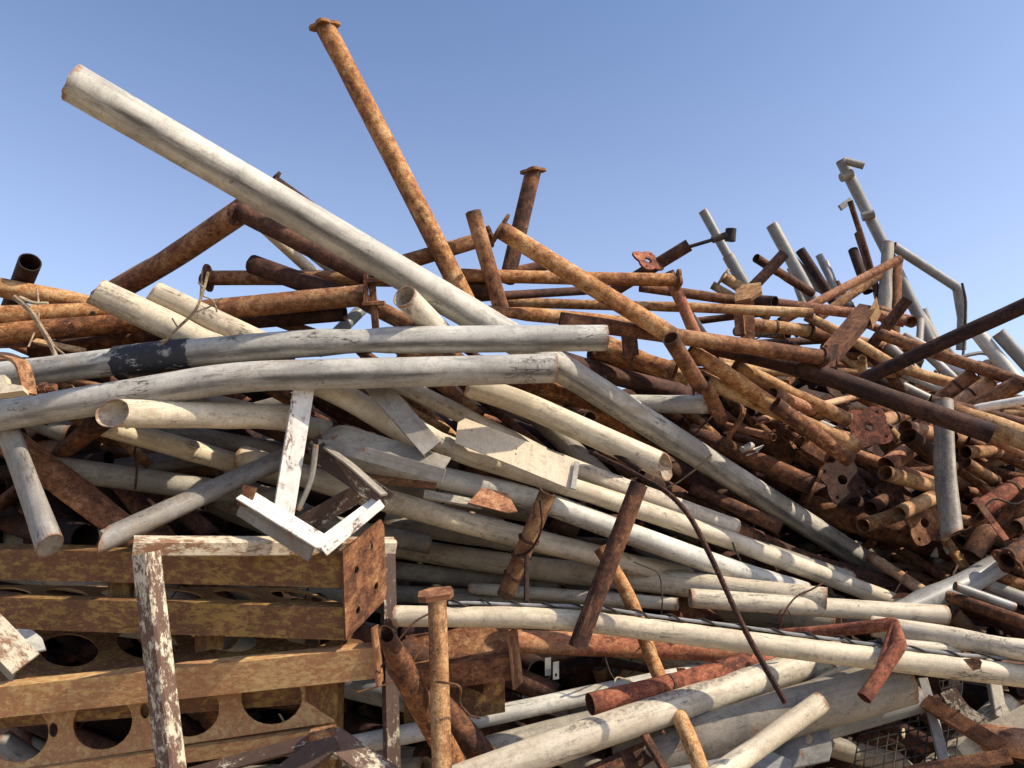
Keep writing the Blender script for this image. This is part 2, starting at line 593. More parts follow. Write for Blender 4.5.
def flange_obj(pos, axis, half, mat, parent, bore, tilt=None, name='base_plate', thick=0.012):
    axis = np.array(axis, float)
    axis /= np.linalg.norm(axis)
    if tilt is not None:
        axis = axis + np.array(tilt)
        axis /= np.linalg.norm(axis)
    ref = np.array((0.3, 0.2, 1.0))
    ex = np.cross(ref, axis)
    if np.linalg.norm(ex) < 1e-2:
        ex = np.array((1.0, 0, 0))
    ex /= np.linalg.norm(ex)
    ey = np.cross(axis, ex)
    h = half
    holes = [circ(0, 0, bore, n=18)] + [circ(sx * h * 0.68, sy * h * 0.68, h * 0.10, n=8) for sx in (-1, 1) for sy in (-1, 1)]
    V, Fc, pc = plate_geo(lobed(h), holes, thick, pos, ex, ey)
    return mk(name, V, Fc, mat, pc, smooth=False, parent=parent)

# ------------------------------------------------------------------ ground
g = 900.0
gv = [(-g, -g, 0), (g, -g, 0), (g, g, 0), (-g, g, 0)]
go = mk('ground', gv, [(0, 1, 2, 3)], 'ground', smooth=False, origin=np.zeros(3))
go['kind'] = 'structure'

# ------------------------------------------------------------------ the tubes of the heap
# each: kind, label, material, width in photo pixels at its first point, points (u, v, distance along the view)
SPECS = []


def P(name, label, mat, w, pts, **k):
    SPECS.append(dict(name=name, label=label, mat=mat, w=w, pts=[tuple(map(float, p)) for p in pts], **k))


# --- the long poles and tubes of the left half
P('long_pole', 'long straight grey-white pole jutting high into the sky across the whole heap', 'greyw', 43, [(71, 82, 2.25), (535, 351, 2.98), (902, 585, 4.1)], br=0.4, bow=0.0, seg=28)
P('flanged_pole', 'tall orange-brown rusty pole with a plate on its tip, leaning behind the long grey pole', 'orange', 21, [(325, 27, 3.30), (474, 318, 3.12)], f0=1.3, ft0=(0.25, -0.15, 0.25))
P('pipe', 'thick brown rusty pipe rising behind two cream pipes to meet a dark flanged tube', 'rust', 24, [(100, 300, 3.45), (175, 257, 3.35), (246, 208, 3.15)], br=0.15)
P('flanged_pipe', 'dark rusty flanged pipe running just below the long grey pole', 'dark', 21, [(238, 210, 2.95), (372, 279, 3.15)], f0=1.4)
P('flanged_pipe', 'hidden rusty pipe whose flange tip peeks above the long grey pole', 'dark', 12, [(275, 181, 3.02), (440, 300, 3.45)], f0=1.5)
P('thin_tube', 'slim cream tube slanting down below the dark flanged pipe', 'cream', 13, [(262, 226, 3.25), (318, 277, 3.35)])
P('thin_tube', 'very thin grey-cream tube slanting beside a slim cream tube', 'grime', 9, [(288, 236, 3.33), (342, 279, 3.40)])
P('pipe_stub', 'short dark brown pipe stub showing its open mouth against the sky', 'dark', 22, [(30, 262, 3.00), (8, 318, 3.35)], wall=0.12)
P('pipe', 'spotted orange rusty pipe, uppermost of three stacked below the dark stub', 'orange', 22, [(-60, 274, 3.0), (0, 288, 3.0), (130, 311, 3.05)], br=0.4)
P('pipe', 'rusty pipe with a drilled hole, middle one of three stacked orange pipes', 'orange', 20, [(-60, 316, 2.98), (140, 310, 2.98)], drill=0.76)
P('pipe', 'bright orange rusty pipe, lowest of three stacked under a dry twig', 'orange', 23, [(-60, 342, 2.9), (20, 331, 2.9), (190, 319, 3.0)], br=0.3)
P('pipe', 'shaded brown pipe tucked under the three stacked orange pipes', 'rust', 16, [(30, 352, 3.05), (215, 328, 3.1)])
P('cut_pipe', 'cream pipe with sawn-off rim pointing up left over orange pipes', 'cream', 31, [(95, 291, 2.68), (262, 370, 2.78)], cutn=((-0.8, -0.6, 0.5), None))
P('cut_pipe', 'cream pipe with rusty chipped rim behind its sawn-off twin', 'cream', 27, [(152, 292, 2.84), (275, 350, 2.92)], cutn=((-0.8, -0.5, 0.5), None))
P('flanged_pipe', 'level brown pipe with a flange at one end, touching a dry twig', 'rust', 16, [(209, 278, 3.22), (392, 279, 3.25)], f0=1.5)
P('pipe', 'dark brown open pipe lying slantwise over a level flanged pipe', 'dark', 21, [(252, 264, 3.05), (345, 297, 3.10)], wall=0.12)
P('pipe', 'stout red-brown pipe ending in a small square bracket', 'rust', 24, [(180, 313, 2.98), (365, 295, 2.98)])
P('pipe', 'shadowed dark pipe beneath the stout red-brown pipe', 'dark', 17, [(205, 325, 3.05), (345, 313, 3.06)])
P('pipe', 'rusty pipe passing down behind an open-mouthed cream stub', 'rust', 18, [(352, 296, 3.15), (425, 332, 3.12)])
P('thin_tube', 'slim brown tube dropping behind the dented grey pipe', 'rust', 12, [(240, 308, 3.18), (345, 345, 3.1)])
P('thin_tube', 'slim grey tube seen through a gap of sky', 'galv', 13, [(368, 303, 3.35), (318, 352, 3.2)])
P('cut_pipe', 'short cream pipe with wide open round mouth resting against the long grey pole', 'cream', 27, [(404, 296, 2.62), (443, 335, 2.80)], wall=0.09)
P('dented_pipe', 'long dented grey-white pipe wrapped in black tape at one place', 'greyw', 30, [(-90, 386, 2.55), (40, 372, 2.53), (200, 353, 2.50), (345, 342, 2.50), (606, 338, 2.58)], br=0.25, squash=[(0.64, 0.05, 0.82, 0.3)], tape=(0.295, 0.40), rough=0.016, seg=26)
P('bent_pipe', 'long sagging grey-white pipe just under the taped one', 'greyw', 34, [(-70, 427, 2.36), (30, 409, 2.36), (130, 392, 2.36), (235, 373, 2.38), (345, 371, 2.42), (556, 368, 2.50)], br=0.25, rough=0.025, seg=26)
P('cut_pipe', 'cream pipe with gaping mouth tucked under the sagging grey-white pipe', 'cream', 31, [(112, 413, 2.30), (300, 418, 2.62)], wall=0.06, cutn=((-0.30, -0.95, 0.0), None), seg=26)
P('pipe', 'cream pipe half in shade above a slanting square bar', 'cream', 25, [(100, 424, 2.85), (285, 478, 2.92)])
P('pipe', 'grimy grey pipe lying low behind a slanting square bar', 'grime', 27, [(40, 466, 2.86), (300, 502, 2.95)])
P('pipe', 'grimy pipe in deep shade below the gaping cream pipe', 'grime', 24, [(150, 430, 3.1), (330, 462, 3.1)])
P('rusty_bar', 'dark rusty pipe sloping down towards the ochre beams', 'rust', 30, [(5, 438, 2.75), (185, 572, 2.70)], squash=[(0.5, 0.6, 0.6, 0.5)])
P('rusty_bar', 'ragged brown strut rising behind the gaping cream pipe', 'rust', 20, [(-30, 530, 2.95), (105, 418, 2.85)], squash=[(0.5, 0.6, 0.55, 0.5)])
P('square_bar', 'grey-cream bar with blunt end crossing a grimy pipe', 'grime', 25, [(104, 540, 2.50), (290, 455, 2.72)], squash=[(0.5, 0.9, 0.85, 0.6)], cutn=((-0.9, -0.2, 0.1), None), hollow=False)
P('flattened_tube', 'flattened grey tube with rounded tip hanging in front of the top ochre beam', 'grime', 27, [(-4, 398, 2.62), (50, 546, 2.30)], squash=[(0.5, 0.9, 0.55, 1.57)], hollow=False)
# --- skyline between the tall poles
P('flanged_pipe', 'rusty pipe sloping up from behind the long grey pole to a small flange', 'rust', 17, [(385, 268, 3.30), (489, 237, 3.20)], f1=1.2)
P('pole', 'short brown pole standing upright beside a slanting flanged pipe', 'rust', 17, [(473, 212, 3.12), (502, 312, 3.12)])
P('flanged_pole', 'brown upright pole topped by a dark flange, second tallest of the rusty poles', 'rust', 17, [(533, 172, 3.55), (507, 282, 3.45)], f0=1.35, ft0=(-0.35, -0.2, 0.1))
P('flanged_pipe', 'rusty pipe with edge-on flange sloping down across the level pipes', 'orange', 20, [(501, 230, 2.98), (672, 336, 3.12)], f0=1.5)
P('flanged_pipe', 'level rusty pipe on the skyline ending in a small flange', 'orange', 15, [(452, 275, 3.34), (677, 280, 3.34)], f1=1.35)
P('thin_tube', 'long thin light-rusty tube lying level under the flanged skyline pipes', 'tan', 11, [(505, 302, 3.75), (690, 306, 3.72), (812, 313, 3.72)])
P('pipe', 'rusty pipe with squashed end lying on the tip of the dented grey pipe', 'orange', 16, [(478, 310, 3.10), (650, 326, 3.20)], squash=[(0.1, 0.2, 0.6, 0.2)])
P('pipe', 'long brown pipe with a collar at its end, crossing the rusty tangle', 'rust', 18, [(560, 320, 3.12), (640, 331, 3.12), (826, 358, 3.2)], bands=[0.985], bandr=1.25)
P('thin_tube', 'thin shadowed tube under the skyline pipes near the dented pipe tip', 'dark', 10, [(470, 298, 3.55), (600, 290, 3.55)])
P('thin_tube', 'brown tube dipping behind the brown upright pole', 'rust', 12, [(462, 285, 3.5), (560, 262, 3.6)])
P('pipe', 'thick dark pipe lying just beneath the flanged skyline pipe', 'dark', 20, [(400, 285, 3.4), (500, 292, 3.4)])
P('dark_tube', 'dark square-ended tube pointing up right beside a holed plate', 'dark', 14, [(689, 245, 3.6), (612, 292, 3.75)], wall=0.15)
P('pipe', 'red-brown tube dropping from the skyline behind the long brown pipe', 'red', 13, [(668, 272, 3.62), (700, 345, 3.6)])
P('flanged_pipe', 'thin brown tube ending at a twisted clip below the grey sleeved pole', 'rust', 11, [(640, 287, 3.95), (745, 302, 4.0)])
P('thin_tube', 'grey tube glimpsed under the level skyline tube', 'galv', 9, [(680, 300, 4.1), (704, 335, 4.1)])
P('sleeved_pole', 'slim grey pole with a wider sleeve on its lower half, leaning left on the skyline', 'galv', 10, [(703, 211, 4.6), (752, 298, 4.5)], sleeve=(0.52, 1.0))
P('flanged_pipe', 'short light-rusty flanged tube leaning on the sleeved grey pole', 'tan', 12, [(724, 277, 4.3), (760, 300, 4.3)], f0=1.3)
P('dark_tube', 'dark brown tube rising right across a slimmer tube on the skyline', 'dark', 12, [(784, 254, 4.2), (733, 308, 4.2)])
P('thin_tube', 'slim brown tube dipping right behind a dark tube', 'rust', 10, [(756, 258, 4.4), (812, 293, 4.5)])
P('pole', 'grey leaning pole with dark stained top', 'galv', 13, [(772, 225, 4.6), (818, 310, 4.5)])
P('pole', 'dark rusty pole leaning left between two grey ones', 'dark', 10, [(800, 250, 4.9), (836, 305, 4.8)])
P('pole', 'short pale grey pole leaning left behind the orange slanted tube', 'galv', 8, [(819, 255, 5.0), (842, 305, 4.9)])
P('thin_tube', 'thin grey tube leaning left behind the stained grey pole', 'galv', 6, [(793, 257, 4.95), (836, 308, 4.9)])
P('thin_tube', 'short grey tube low behind the stained grey pole', 'galv', 8, [(808, 283, 5.1), (852, 306, 5.0)])
P('pipe', 'orange-brown pipe sloping up right to lean on the grey upright post', 'pink', 10, [(780, 322, 4.25), (900, 259, 4.3)], taper=0)
P('pipe', 'light orange pipe sloping up behind the orange-brown pipe', 'tan', 10, [(818, 318, 4.45), (880, 275, 4.55)])
P('pipe', 'reddish pipe with black open mouth lying level under the skyline poles', 'pink', 12, [(772, 303, 4.1), (862, 314, 4.15)])
P('pipe', 'black-mouthed short pipe beside the reddish level pipe', 'dark', 13, [(775, 302, 4.0), (748, 300, 4.15)], wall=0.1)
P('pipe', 'light rusty pipe with a dark band, lying below the skyline tube', 'tan', 14, [(748, 324, 4.0), (812, 331, 4.05)], bands=[0.42, 0.95], bandr=1.1)
P('pipe', 'tan pipe with dark ring sloping under a reddish pipe', 'tan', 11, [(806, 316, 4.05), (845, 335, 4.0), (905, 372, 3.95)])
P('pipe', 'brown pipe sloping down to the right through the upper tangle', 'rust', 13, [(800, 330, 4.2), (905, 352, 4.3)])
P('pipe', 'peach tube lying level behind the flattened post foot', 'pink', 12, [(860, 311, 4.5), (905, 322, 4.4)])
# --- far poles at the right
P('tall_pole', 'tallest thin grey pole on the far skyline, hung with clamps', 'galv', 12, [(841, 160, 5.2), (868, 213, 5.2), (900, 275, 5.15), (945, 372, 5.0)], br=0.5)
P('pole', 'dark brown strip leaning along the tallest grey pole', 'dark', 6, [(850, 201, 5.05), (866, 250, 5.05), (880, 300, 5.0)], br=0.3)
P('pole', 'short dark pole standing next to the tallest grey pole', 'dark', 10, [(853, 250, 5.0), (868, 292, 4.9)])
P('pole', 'slim grey-brown pole standing next to the short dark pole', 'rust', 8, [(858, 233, 5.25), (876, 290, 5.2)])
P('post', 'upright flattened grey post with open top on the far skyline', 'grime', 12, [(888, 243, 4.8), (884, 318, 4.7)], squash=[(0.7, 0.5, 0.7, 0.3)])
P('post', 'rust-mottled upright post behind the flattened grey post', 'rust', 13, [(896, 262, 4.95), (893, 340, 4.85)])
P('conduit', 'grey conduit bent down at a right angle, standing out on the far skyline', 'galv', 10, [(893, 246, 5.1), (958, 288, 5.1), (963, 300, 5.1), (961, 350, 5.1)], br=0.12)
P('pipe', 'short brown pipe with red mouth rising under the flattened post', 'rust', 12, [(908, 299, 4.1), (872, 345, 4.15)], wall=0.12)
P('thin_tube', 'small upright tube between far grey tubes', 'grime', 7, [(921, 320, 4.6), (919, 350, 4.6)])
P('thin_tube', 'pale far tube sloping down behind the bent conduit', 'grime', 12, [(904, 290, 5.4), (942, 352, 5.3)])
P('thin_tube', 'far pale grey tube leaning beside the conduit foot', 'galv', 12, [(922, 310, 5.6), (948, 372, 5.5)])
P('pipe', 'orange pipe ending in a flared mouth beside the far posts', 'pink', 13, [(912, 322, 4.5), (880, 311, 4.6)])
for a, b, w, d, m, lab in [
    ((826, 262), (846, 312), 6, 5.3, 'galv', 'slender grey tube standing behind the short pale grey pole'),
    ((790, 268), (806, 312), 7, 5.2, 'grime', 'slender stained tube behind the grey leaning pole'),
    ((836, 282), (858, 318), 7, 5.1, 'rust', 'slender brown tube behind the orange slanted pipes'),
    ((868, 262), (884, 322), 7, 5.35, 'galv', 'slender grey tube close behind the tallest pole'),
    ((930, 338), (962, 392), 9, 4.9, 'white', 'pale tube leaning below the foot of the bent conduit'),
    ((944, 345), (985, 402), 9, 4.8, 'galv', 'grey tube leaning below the foot of the bent conduit'),
    ((712, 285), (770, 318), 9, 4.6, 'tan', 'slim tan tube under the torn yellowish plate'),
    ((690, 322), (772, 312), 8, 4.3, 'orange', 'slim orange tube rising gently behind the long brown pipe'),
    ((862, 322), (960, 362), 9, 4.35, 'pink', 'slim pinkish tube sloping down behind the steep dark rail'),
    ((842, 342), (948, 352), 8, 4.4, 'tan', 'slim tan tube lying nearly level behind the steep dark rail'),
    ((846, 330), (905, 392), 9, 4.1, 'rust', 'slim brown tube sloping steeply behind the steep dark rail'),
    ((960, 425), (1050, 466), 11, 3.6, 'pink', 'slender pinkish pipe sloping to the right edge below the tan pipe'),
    ((955, 480), (1050, 440), 10, 3.75, 'tan', 'slender tan pipe rising to the right edge behind the swollen joint'),
    ((968, 440), (1050, 478), 10, 3.7, 'orange', 'slender orange pipe sloping to the right edge behind the ringed pipes')]:
    P('thin_tube', lab, m, w, [(a[0], a[1], d), (b[0], b[1], d - 0.08)])
# --- rails in front of the right tangle
P('dark_rail', 'long dark brown pipe rising steeply out over the right tangle', 'dark', 17, [(1075, 283, 3.05), (862, 380, 3.45)])
P('dark_rail', 'long dark brown pipe with pale sawn tip crossing the right tangle', 'dark', 20, [(700, 343, 3.42), (800, 366, 3.3), (992, 434, 2.85)], br=0.4)
P('pipe', 'thin red-brown pipe sloping down to the right edge', 'rust', 12, [(880, 334, 3.9), (1050, 392, 3.6)])
P('pipe', 'stout tan pipe emerging beyond the pale sawn tip', 'tan', 24, [(955, 412, 3.25), (1060, 452, 3.1)])
P('pipe', 'dark narrow pipe squeezed between the tan pipe and a pale rail', 'dark', 12, [(930, 400, 3.5), (1050, 430, 3.4)])
P('pipe', 'orange-brown pipe with dark ring, pointing up right in the bundle', 'pink', 17, [(974, 374, 3.75), (925, 412, 3.9)], bands=[0.32], bandr=1.07)
P('pipe', 'peach pipe with dark ring, lower of a slanted pair', 'pink', 15, [(992, 380, 3.7), (945, 412, 3.85)], bands=[0.42], bandr=1.07)
P('pipe', 'brown shaded pipe slanting below the peach ringed pair', 'rust', 18, [(1020, 383, 3.6), (955, 416, 3.7)])
P('rail', 'clean white rail entering low above the dark narrow pipe', 'brightw', 10, [(975, 409, 3.42), (1050, 396, 3.3)])
P('rail', 'tan rail with dark collar below the white rail', 'tan', 9, [(985, 414, 3.6), (1050, 414, 3.5)], bands=[0.25], bandr=1.1)
P('pipe', 'orange tube curving down among the white tubes of the right tangle', 'tan', 12, [(898, 366, 4.0), (925, 376, 4.0), (962, 386, 3.95)], br=0.2)
for i, (a, b, w, lab) in enumerate([
    ((886, 345), (915, 372), 13, 'white tube with dark mouth beneath the steep dark rail'),
    ((912, 340), (955, 380), 10, 'white tube lying parallel behind the dark-mouthed white tube'),
    ((938, 357), (968, 378), 10, 'short white tube with black mouth near the conduit foot'),
    ((878, 374), (935, 402), 11, 'white tube running under the steep dark rail to the ringed pair'),
    ((896, 372), (950, 394), 8, 'thin white tube above the orange curved one'),
    ((975, 330), (1022, 388), 14, 'grey-white tube leaning left at the open sky edge'),
    ((998, 333), (1050, 390), 14, 'cream tube with dark mouth leaning left at the open sky edge'),
    ((905, 336), (940, 355), 9, 'grey tube half hidden under the thin red-brown pipe')]):
    P('thin_tube', lab, 'white' if i % 3 else 'galv', w, [(a[0], a[1], 4.25 - 0.1 * (i > 4)), (b[0], b[1], 4.15 - 0.1 * (i > 4))], wall=0.14)
# --- rusty tangle
P('pipe', 'open-mouthed dark brown pipe pointing up left in front of the long brown pipe', 'rust', 18, [(670, 338, 2.98), (700, 386, 3.12)], wall=0.13)
P('pipe', 'rusty pipe continuing down from a broken joint beside the white stub', 'rust', 15, [(703, 380, 3.25), (722, 420, 3.3)])
P('cut_pipe', 'white stub pipe lying level behind the long grey pole', 'white', 20, [(600, 404, 3.55), (709, 404, 3.45)], seg=24)
P('pipe', 'long orange-brown pipe sloping down right from under the open-mouthed pipe', 'orange', 17, [(690, 349, 3.28), (800, 424, 3.4)])
P('pipe', 'light tan pipe sloping towards the lobed red flange', 'tan', 16, [(735, 366, 3.5), (848, 420, 3.62)])
P('pipe', 'pinkish pipe with dark ring nestled under the light tan pipe', 'pink', 14, [(772, 394, 3.52), (822, 414, 3.6)], bands=[0.8], bandr=1.08)
P('pipe', 'tan pipe crossing under the long orange-brown pipe towards dark plates', 'tan', 17, [(700, 378, 3.42), (858, 446, 3.66)])
P('pipe', 'mottled tan pipe ending with round tip above the dark plates', 'orange', 17, [(775, 404, 3.30), (850, 460, 3.42)])
P('pipe', 'orange pipe hanging from the dark strap near a bracket', 'orange', 20, [(600, 348, 3.45), (675, 372, 3.42)])
P('pipe', 'rusty pipe with short stump above the dark troughs', 'orange', 14, [(603, 340, 3.6), (690, 380, 3.5)])
P('pipe', 'dark trough-like pipe under the orange pipes', 'dark', 30, [(560, 362, 3.62), (690, 396, 3.66)], squash=[(0.5, 0.9, 0.7, 0.2)])
P('pipe', 'orange-brown pipe sloping beneath the tip of the sagging pipe', 'orange', 16, [(590, 352, 3.7), (690, 382, 3.75)])
P('pipe', 'dark brown pipe running under the orange-brown slope', 'dark', 18, [(630, 375, 3.8), (735, 390, 3.85)])
P('pipe', 'long mottled brown pipe running below the long grey pole', 'orange', 22, [(480, 372, 3.08), (580, 398, 3.22), (660, 452, 3.45)], br=0.4)
P('pipe_stub', 'small rusty stub with ringed mouth in the shade below the mottled brown pipe', 'rust', 16, [(590, 418, 3.05), (566, 412, 3.2)], wall=0.16)
P('flanged_pipe', 'brown flanged pipe lying above the lower stretch of the long grey pole', 'rust', 20, [(690, 432, 3.78), (814, 486, 3.52)], f1=1.5)
P('pipe', 'pale tan tube lying level under the long brown pipe', 'tan', 12, [(718, 367, 3.72), (800, 372, 3.9)])
P('pipe', 'cream-tan tube end above the pale tan tube', 'tan', 13, [(716, 362, 3.85), (780, 366, 4.0)])
P('rail', 'pale tube end behind the dark long rail', 'tan', 9, [(836, 372, 3.9), (900, 374, 4.0)])
P('pipe_stub', 'small upright tan stub under the steep dark rail', 'tan', 9, [(862, 358, 3.8), (864, 376, 3.9)])
P('flattened_post', 'cream flattened tube hanging upright in the rusty bundle under the pale-tipped dark rail', 'grime', 20, [(943, 402, 3.24), (944, 470, 3.14), (952, 535, 3.0)], squash=[(0.5, 0.9, 0.62, 0.8)], br=0.3, cutn=(None, (0.35, -0.3, -0.9)))
# open-ended pipes in the bundle by the cream post
P('pipe', 'brown pipe with wide black mouth just left of the cream post', 'rust', 19, [(908, 436, 3.45), (950, 468, 3.6)], wall=0.08)
P('pipe', 'pink-brown drilled pipe pointing down left into the shade', 'pink', 19, [(886, 466, 3.52), (920, 444, 3.7)], drill=0.4)
P('pipe', 'tan open pipe with a shadow band, pointing left beside the cream post', 'tan', 17, [(885, 473, 3.38), (945, 490, 3.6)], wall=0.07)
P('pipe', 'short tan open pipe, cleanest of the bundle, with its mouth facing out', 'tan', 17, [(898, 514, 3.30), (932, 498, 3.5)], wall=0.07)
P('pipe', 'rusty open pipe below the cleanest tan one', 'tan', 16, [(863, 526, 3.40), (905, 512, 3.6)], wall=0.07)
P('pipe', 'dark-mouthed brown pipe deep between two plates', 'rust', 15, [(870, 508, 3.62), (905, 490, 3.85)], wall=0.08)
P('pipe', 'pink pipe slanting behind the lobed red flange', 'pink', 17, [(884, 470, 3.75), (928, 420, 3.95)])
P('pipe', 'pink ringed pipe behind the lobed red flange', 'pink', 15, [(880, 422, 3.8), (908, 412, 3.95)], bands=[0.45], bandr=1.07)
P('pipe', 'pinkish pipe crossing behind the top of the cream post', 'pink', 17, [(905, 428, 3.85), (965, 442, 3.8)])
P('pipe', 'tan ringed pipe to the right of the cream post', 'tan', 15, [(952, 438, 3.72), (1000, 446, 3.7)], bands=[0.35], bandr=1.07)
P('pipe', 'dark-mouthed pipe right of the cream post', 'tan', 14, [(965, 452, 3.62), (1010, 452, 3.7)], wall=0.08)
P('pipe', 'brown tube with open collar sloping right of the cream post', 'tan', 13, [(966, 463, 3.55), (996, 482, 3.6)], bands=[0.92], bandr=1.12, wall=0.1)
P('flat_bar', 'long brown flattened tube sloping right of the cream post', 'rust', 18, [(952, 464, 3.62), (995, 496, 3.6)], squash=[(0.5, 0.9, 0.5, 0.4)])
P('pipe', 'stout rusty pipe with swollen joint at the right edge', 'red', 20, [(1050, 470, 3.3), (1010, 492, 3.35), (975, 512, 3.4)], bands=[0.35, 0.5], bandr=1.1)
P('pipe', 'broad orange-brown pipe slanting below the swollen joint', 'orange', 26, [(1050, 482, 3.2), (990, 540, 3.25)])
P('pipe_stub', 'small dark-mouthed pipe near the right edge', 'rust', 15, [(1016, 527, 3.1), (1050, 515, 3.2)], wall=0.12)
P('pipe', 'rusty bent elbow by the foot of the cream post', 'rust', 22, [(972, 556, 3.12), (988, 530, 3.1), (1002, 552, 3.1), (1035, 545, 3.1)], br=0.05)
P('pipe', 'brown pipe with a torn flange pointing right of the elbow', 'rust', 22, [(1008, 560, 3.05), (1060, 520, 3.1)], f0=1.2)
P('pipe', 'ochre tube sloping under the torn-flanged pipe', 'orange', 13, [(990, 573, 3.2), (1050, 596, 3.15)])
P('thin_tube', 'olive-cream tube with black mouth under the ochre tube', 'grime', 15, [(985, 585, 3.1), (1060, 612, 3.05)], wall=0.1)
P('thin_tube', 'shiny grey tube with open end above the white cut tube', 'galv', 10, [(955, 586, 3.05), (1014, 607, 2.95)], wall=0.12)
P('pipe', 'brown tube sloping right above the white cut tube', 'rust', 13, [(935, 592, 3.1), (1060, 635, 2.95)])
P('galvanised_pole', 'smooth grey galvanised pole rising right from the white cut tube', 'galv', 26, [(880, 622, 3.12), (918, 602, 3.1), (960, 588, 3.08), (1012, 556, 3.1)], br=0.3)
P('pipe', 'wide brown beam-like pipe lying in shade under the open-mouthed bundle', 'rust', 28, [(800, 505, 4.0), (980, 555, 3.7)])
P('pipe', 'dark pipe at the back of the black hollow', 'dark', 24, [(740, 470, 4.4), (900, 520, 4.3)])
# --- the fan of white pipes
P('cut_pipe', 'cream pipe with open mouth pointing right, above the cream sheet', 'cream', 26, [(468, 385, 2.86), (520, 402, 2.86), (666, 467, 2.78)], wall=0.1, br=0.4, seg=24, cutn=(None, (0.82, -0.60, -0.1)))
P('pipe', 'cream pipe leaving the sagging pipe in dappled shade', 'cream', 27, [(300, 374, 2.98), (350, 398, 2.98), (425, 446, 3.0)], br=0.2)
P('pipe', 'cream pipe with broken paint ending at the cream sheet', 'cream', 19, [(378, 374, 3.0), (470, 418, 2.98), (560, 464, 3.05)], br=0.3)
P('pipe', 'cream pipe passing underneath the cream sheet and far down the fan', 'cream', 22, [(390, 410, 3.05), (448, 450, 2.98), (577, 490, 3.0), (716, 536, 3.15), (818, 574, 3.25), (895, 602, 3.3)], br=0.4)
P('pipe', 'cream pipe with sawn end just above the long fan pipe', 'cream', 21, [(520, 448, 3.15), (600, 478, 3.1), (735, 528, 3.2)], br=0.3)
P('pipe', 'bluish-white pipe streaked with old paint in the middle of the fan', 'white', 25, [(330, 452, 3.05), (440, 478, 2.98), (534, 499, 2.95), (608, 527, 2.95), (724, 568, 3.0), (805, 592, 3.05)], br=0.4)
P('pipe', 'cream pipe crossing beneath the rusty coiled stub', 'cream', 24, [(240, 456, 2.85), (382, 499, 2.76), (500, 531, 2.84), (690, 578, 3.1)], br=0.4)
P('cut_pipe', 'thick cream pipe whose sawn end rests on the white cut tube', 'cream', 23, [(380, 545, 3.42), (560, 571, 3.22), (640, 578, 3.08), (827, 601, 2.84)], br=0.4, seg=24)
P('cut_pipe', 'white tube with clean cut end beside the galvanised pole', 'cream', 20, [(690, 598, 2.95), (946, 615, 2.78)], seg=24)
P('pipe', 'white pipe end disappearing behind the leaning rust pole', 'cream', 13, [(470, 588, 3.3), (678, 604, 3.0)])
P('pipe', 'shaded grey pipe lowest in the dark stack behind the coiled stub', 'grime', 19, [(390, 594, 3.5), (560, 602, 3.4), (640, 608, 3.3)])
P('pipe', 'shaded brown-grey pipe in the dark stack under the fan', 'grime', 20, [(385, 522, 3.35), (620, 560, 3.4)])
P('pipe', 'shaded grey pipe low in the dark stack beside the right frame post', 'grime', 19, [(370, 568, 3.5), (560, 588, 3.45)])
P('pipe', 'brown stained pipe deep under the long grey pole', 'rust', 24, [(640, 478, 3.55), (790, 560, 3.55), (900, 590, 3.5)], br=0.3)
P('pipe', 'mottled rusty pipe beneath the lower stretch of the long grey pole', 'rust', 16, [(690, 488, 3.4), (780, 528, 3.4)], )
P('pipe', 'brown pipe in shade between the fan and the rebar', 'rust', 20, [(640, 500, 3.5), (760, 540, 3.5)])
P('pipe', 'grey pipe deep in shade between the fan pipes', 'grime', 20, [(680, 524, 3.5), (850, 580, 3.5)])
P('pipe', 'dirty grey pipe on the left of the fan, behind the white post', 'grime', 24, [(180, 398, 2.95), (330, 432, 3.05)])
P('pipe', 'pale pipe stretched level below the white V-shaped angle', 'grime', 22, [(230, 505, 3.05), (430, 545, 3.08)])
# --- front row
P('front_pipe', 'long cream pipe with a cable lying along its top', 'cream', 22.5, [(395, 616, 2.55), (560, 618, 2.52), (690, 635, 2.48), (860, 657, 2.42), (1100, 685, 2.36)], br=0.5, seg=26)
P('front_pipe', 'thick cream pipe sloping up from the bottom edge, crossed by a shadow', 'cream', 36, [(430, 792, 2.12), (600, 731, 2.28), (835, 655, 2.80)], br=0.5, seg=28)
P('front_pipe', 'wide grey pipe in shade under the thick cream sloping pipe', 'grime', 50, [(620, 768, 2.45), (770, 718, 2.5), (905, 680, 2.6)], br=0.4, seg=26)
P('front_tube', 'slim cream tube with rounded tip rising from the bottom edge', 'cream', 24, [(690, 795, 2.0), (821, 702, 2.16)], hollow=False, seg=24)
P('pipe', 'clean white pipe sloping up behind the rusty T-headed post', 'white', 21, [(330, 750, 2.52), (455, 723, 2.56), (575, 697, 2.62), (700, 672, 2.72)], br=0.3)
P('red_pipe', 'red rusty open pipe with a dark band above the thick cream pipe', 'red', 23, [(590, 704, 2.35), (690, 680, 2.5), (790, 650, 2.72)], bands=[0.36], bandr=1.04, wall=0.08)
P('pipe', 'smooth red-brown pipe lying just under the cabled cream pipe', 'red', 25, [(508, 641, 2.72), (745, 651, 2.76)], squash=[(0.5, 0.9, 0.8, 0.5)])
P('leaning_pole', 'short brown pole leaning upright across the cabled cream pipe', 'rust', 19, [(639, 484, 2.52), (577, 648, 2.38)])
P('crooked_pipe', 'rusty pipe with flaked white paint weaving down behind the front pipes', 'orange', 15, [(600, 548, 2.72), (630, 596, 2.68), (655, 668, 2.66), (690, 738, 2.32), (712, 800, 2.25)], br=0.2)
P('rusty_post', 'mottled rusty post standing in front, with a worn T-shaped head', 'tan', 20, [(437, 598, 2.10), (444, 830, 2.0)], bow=0.001)
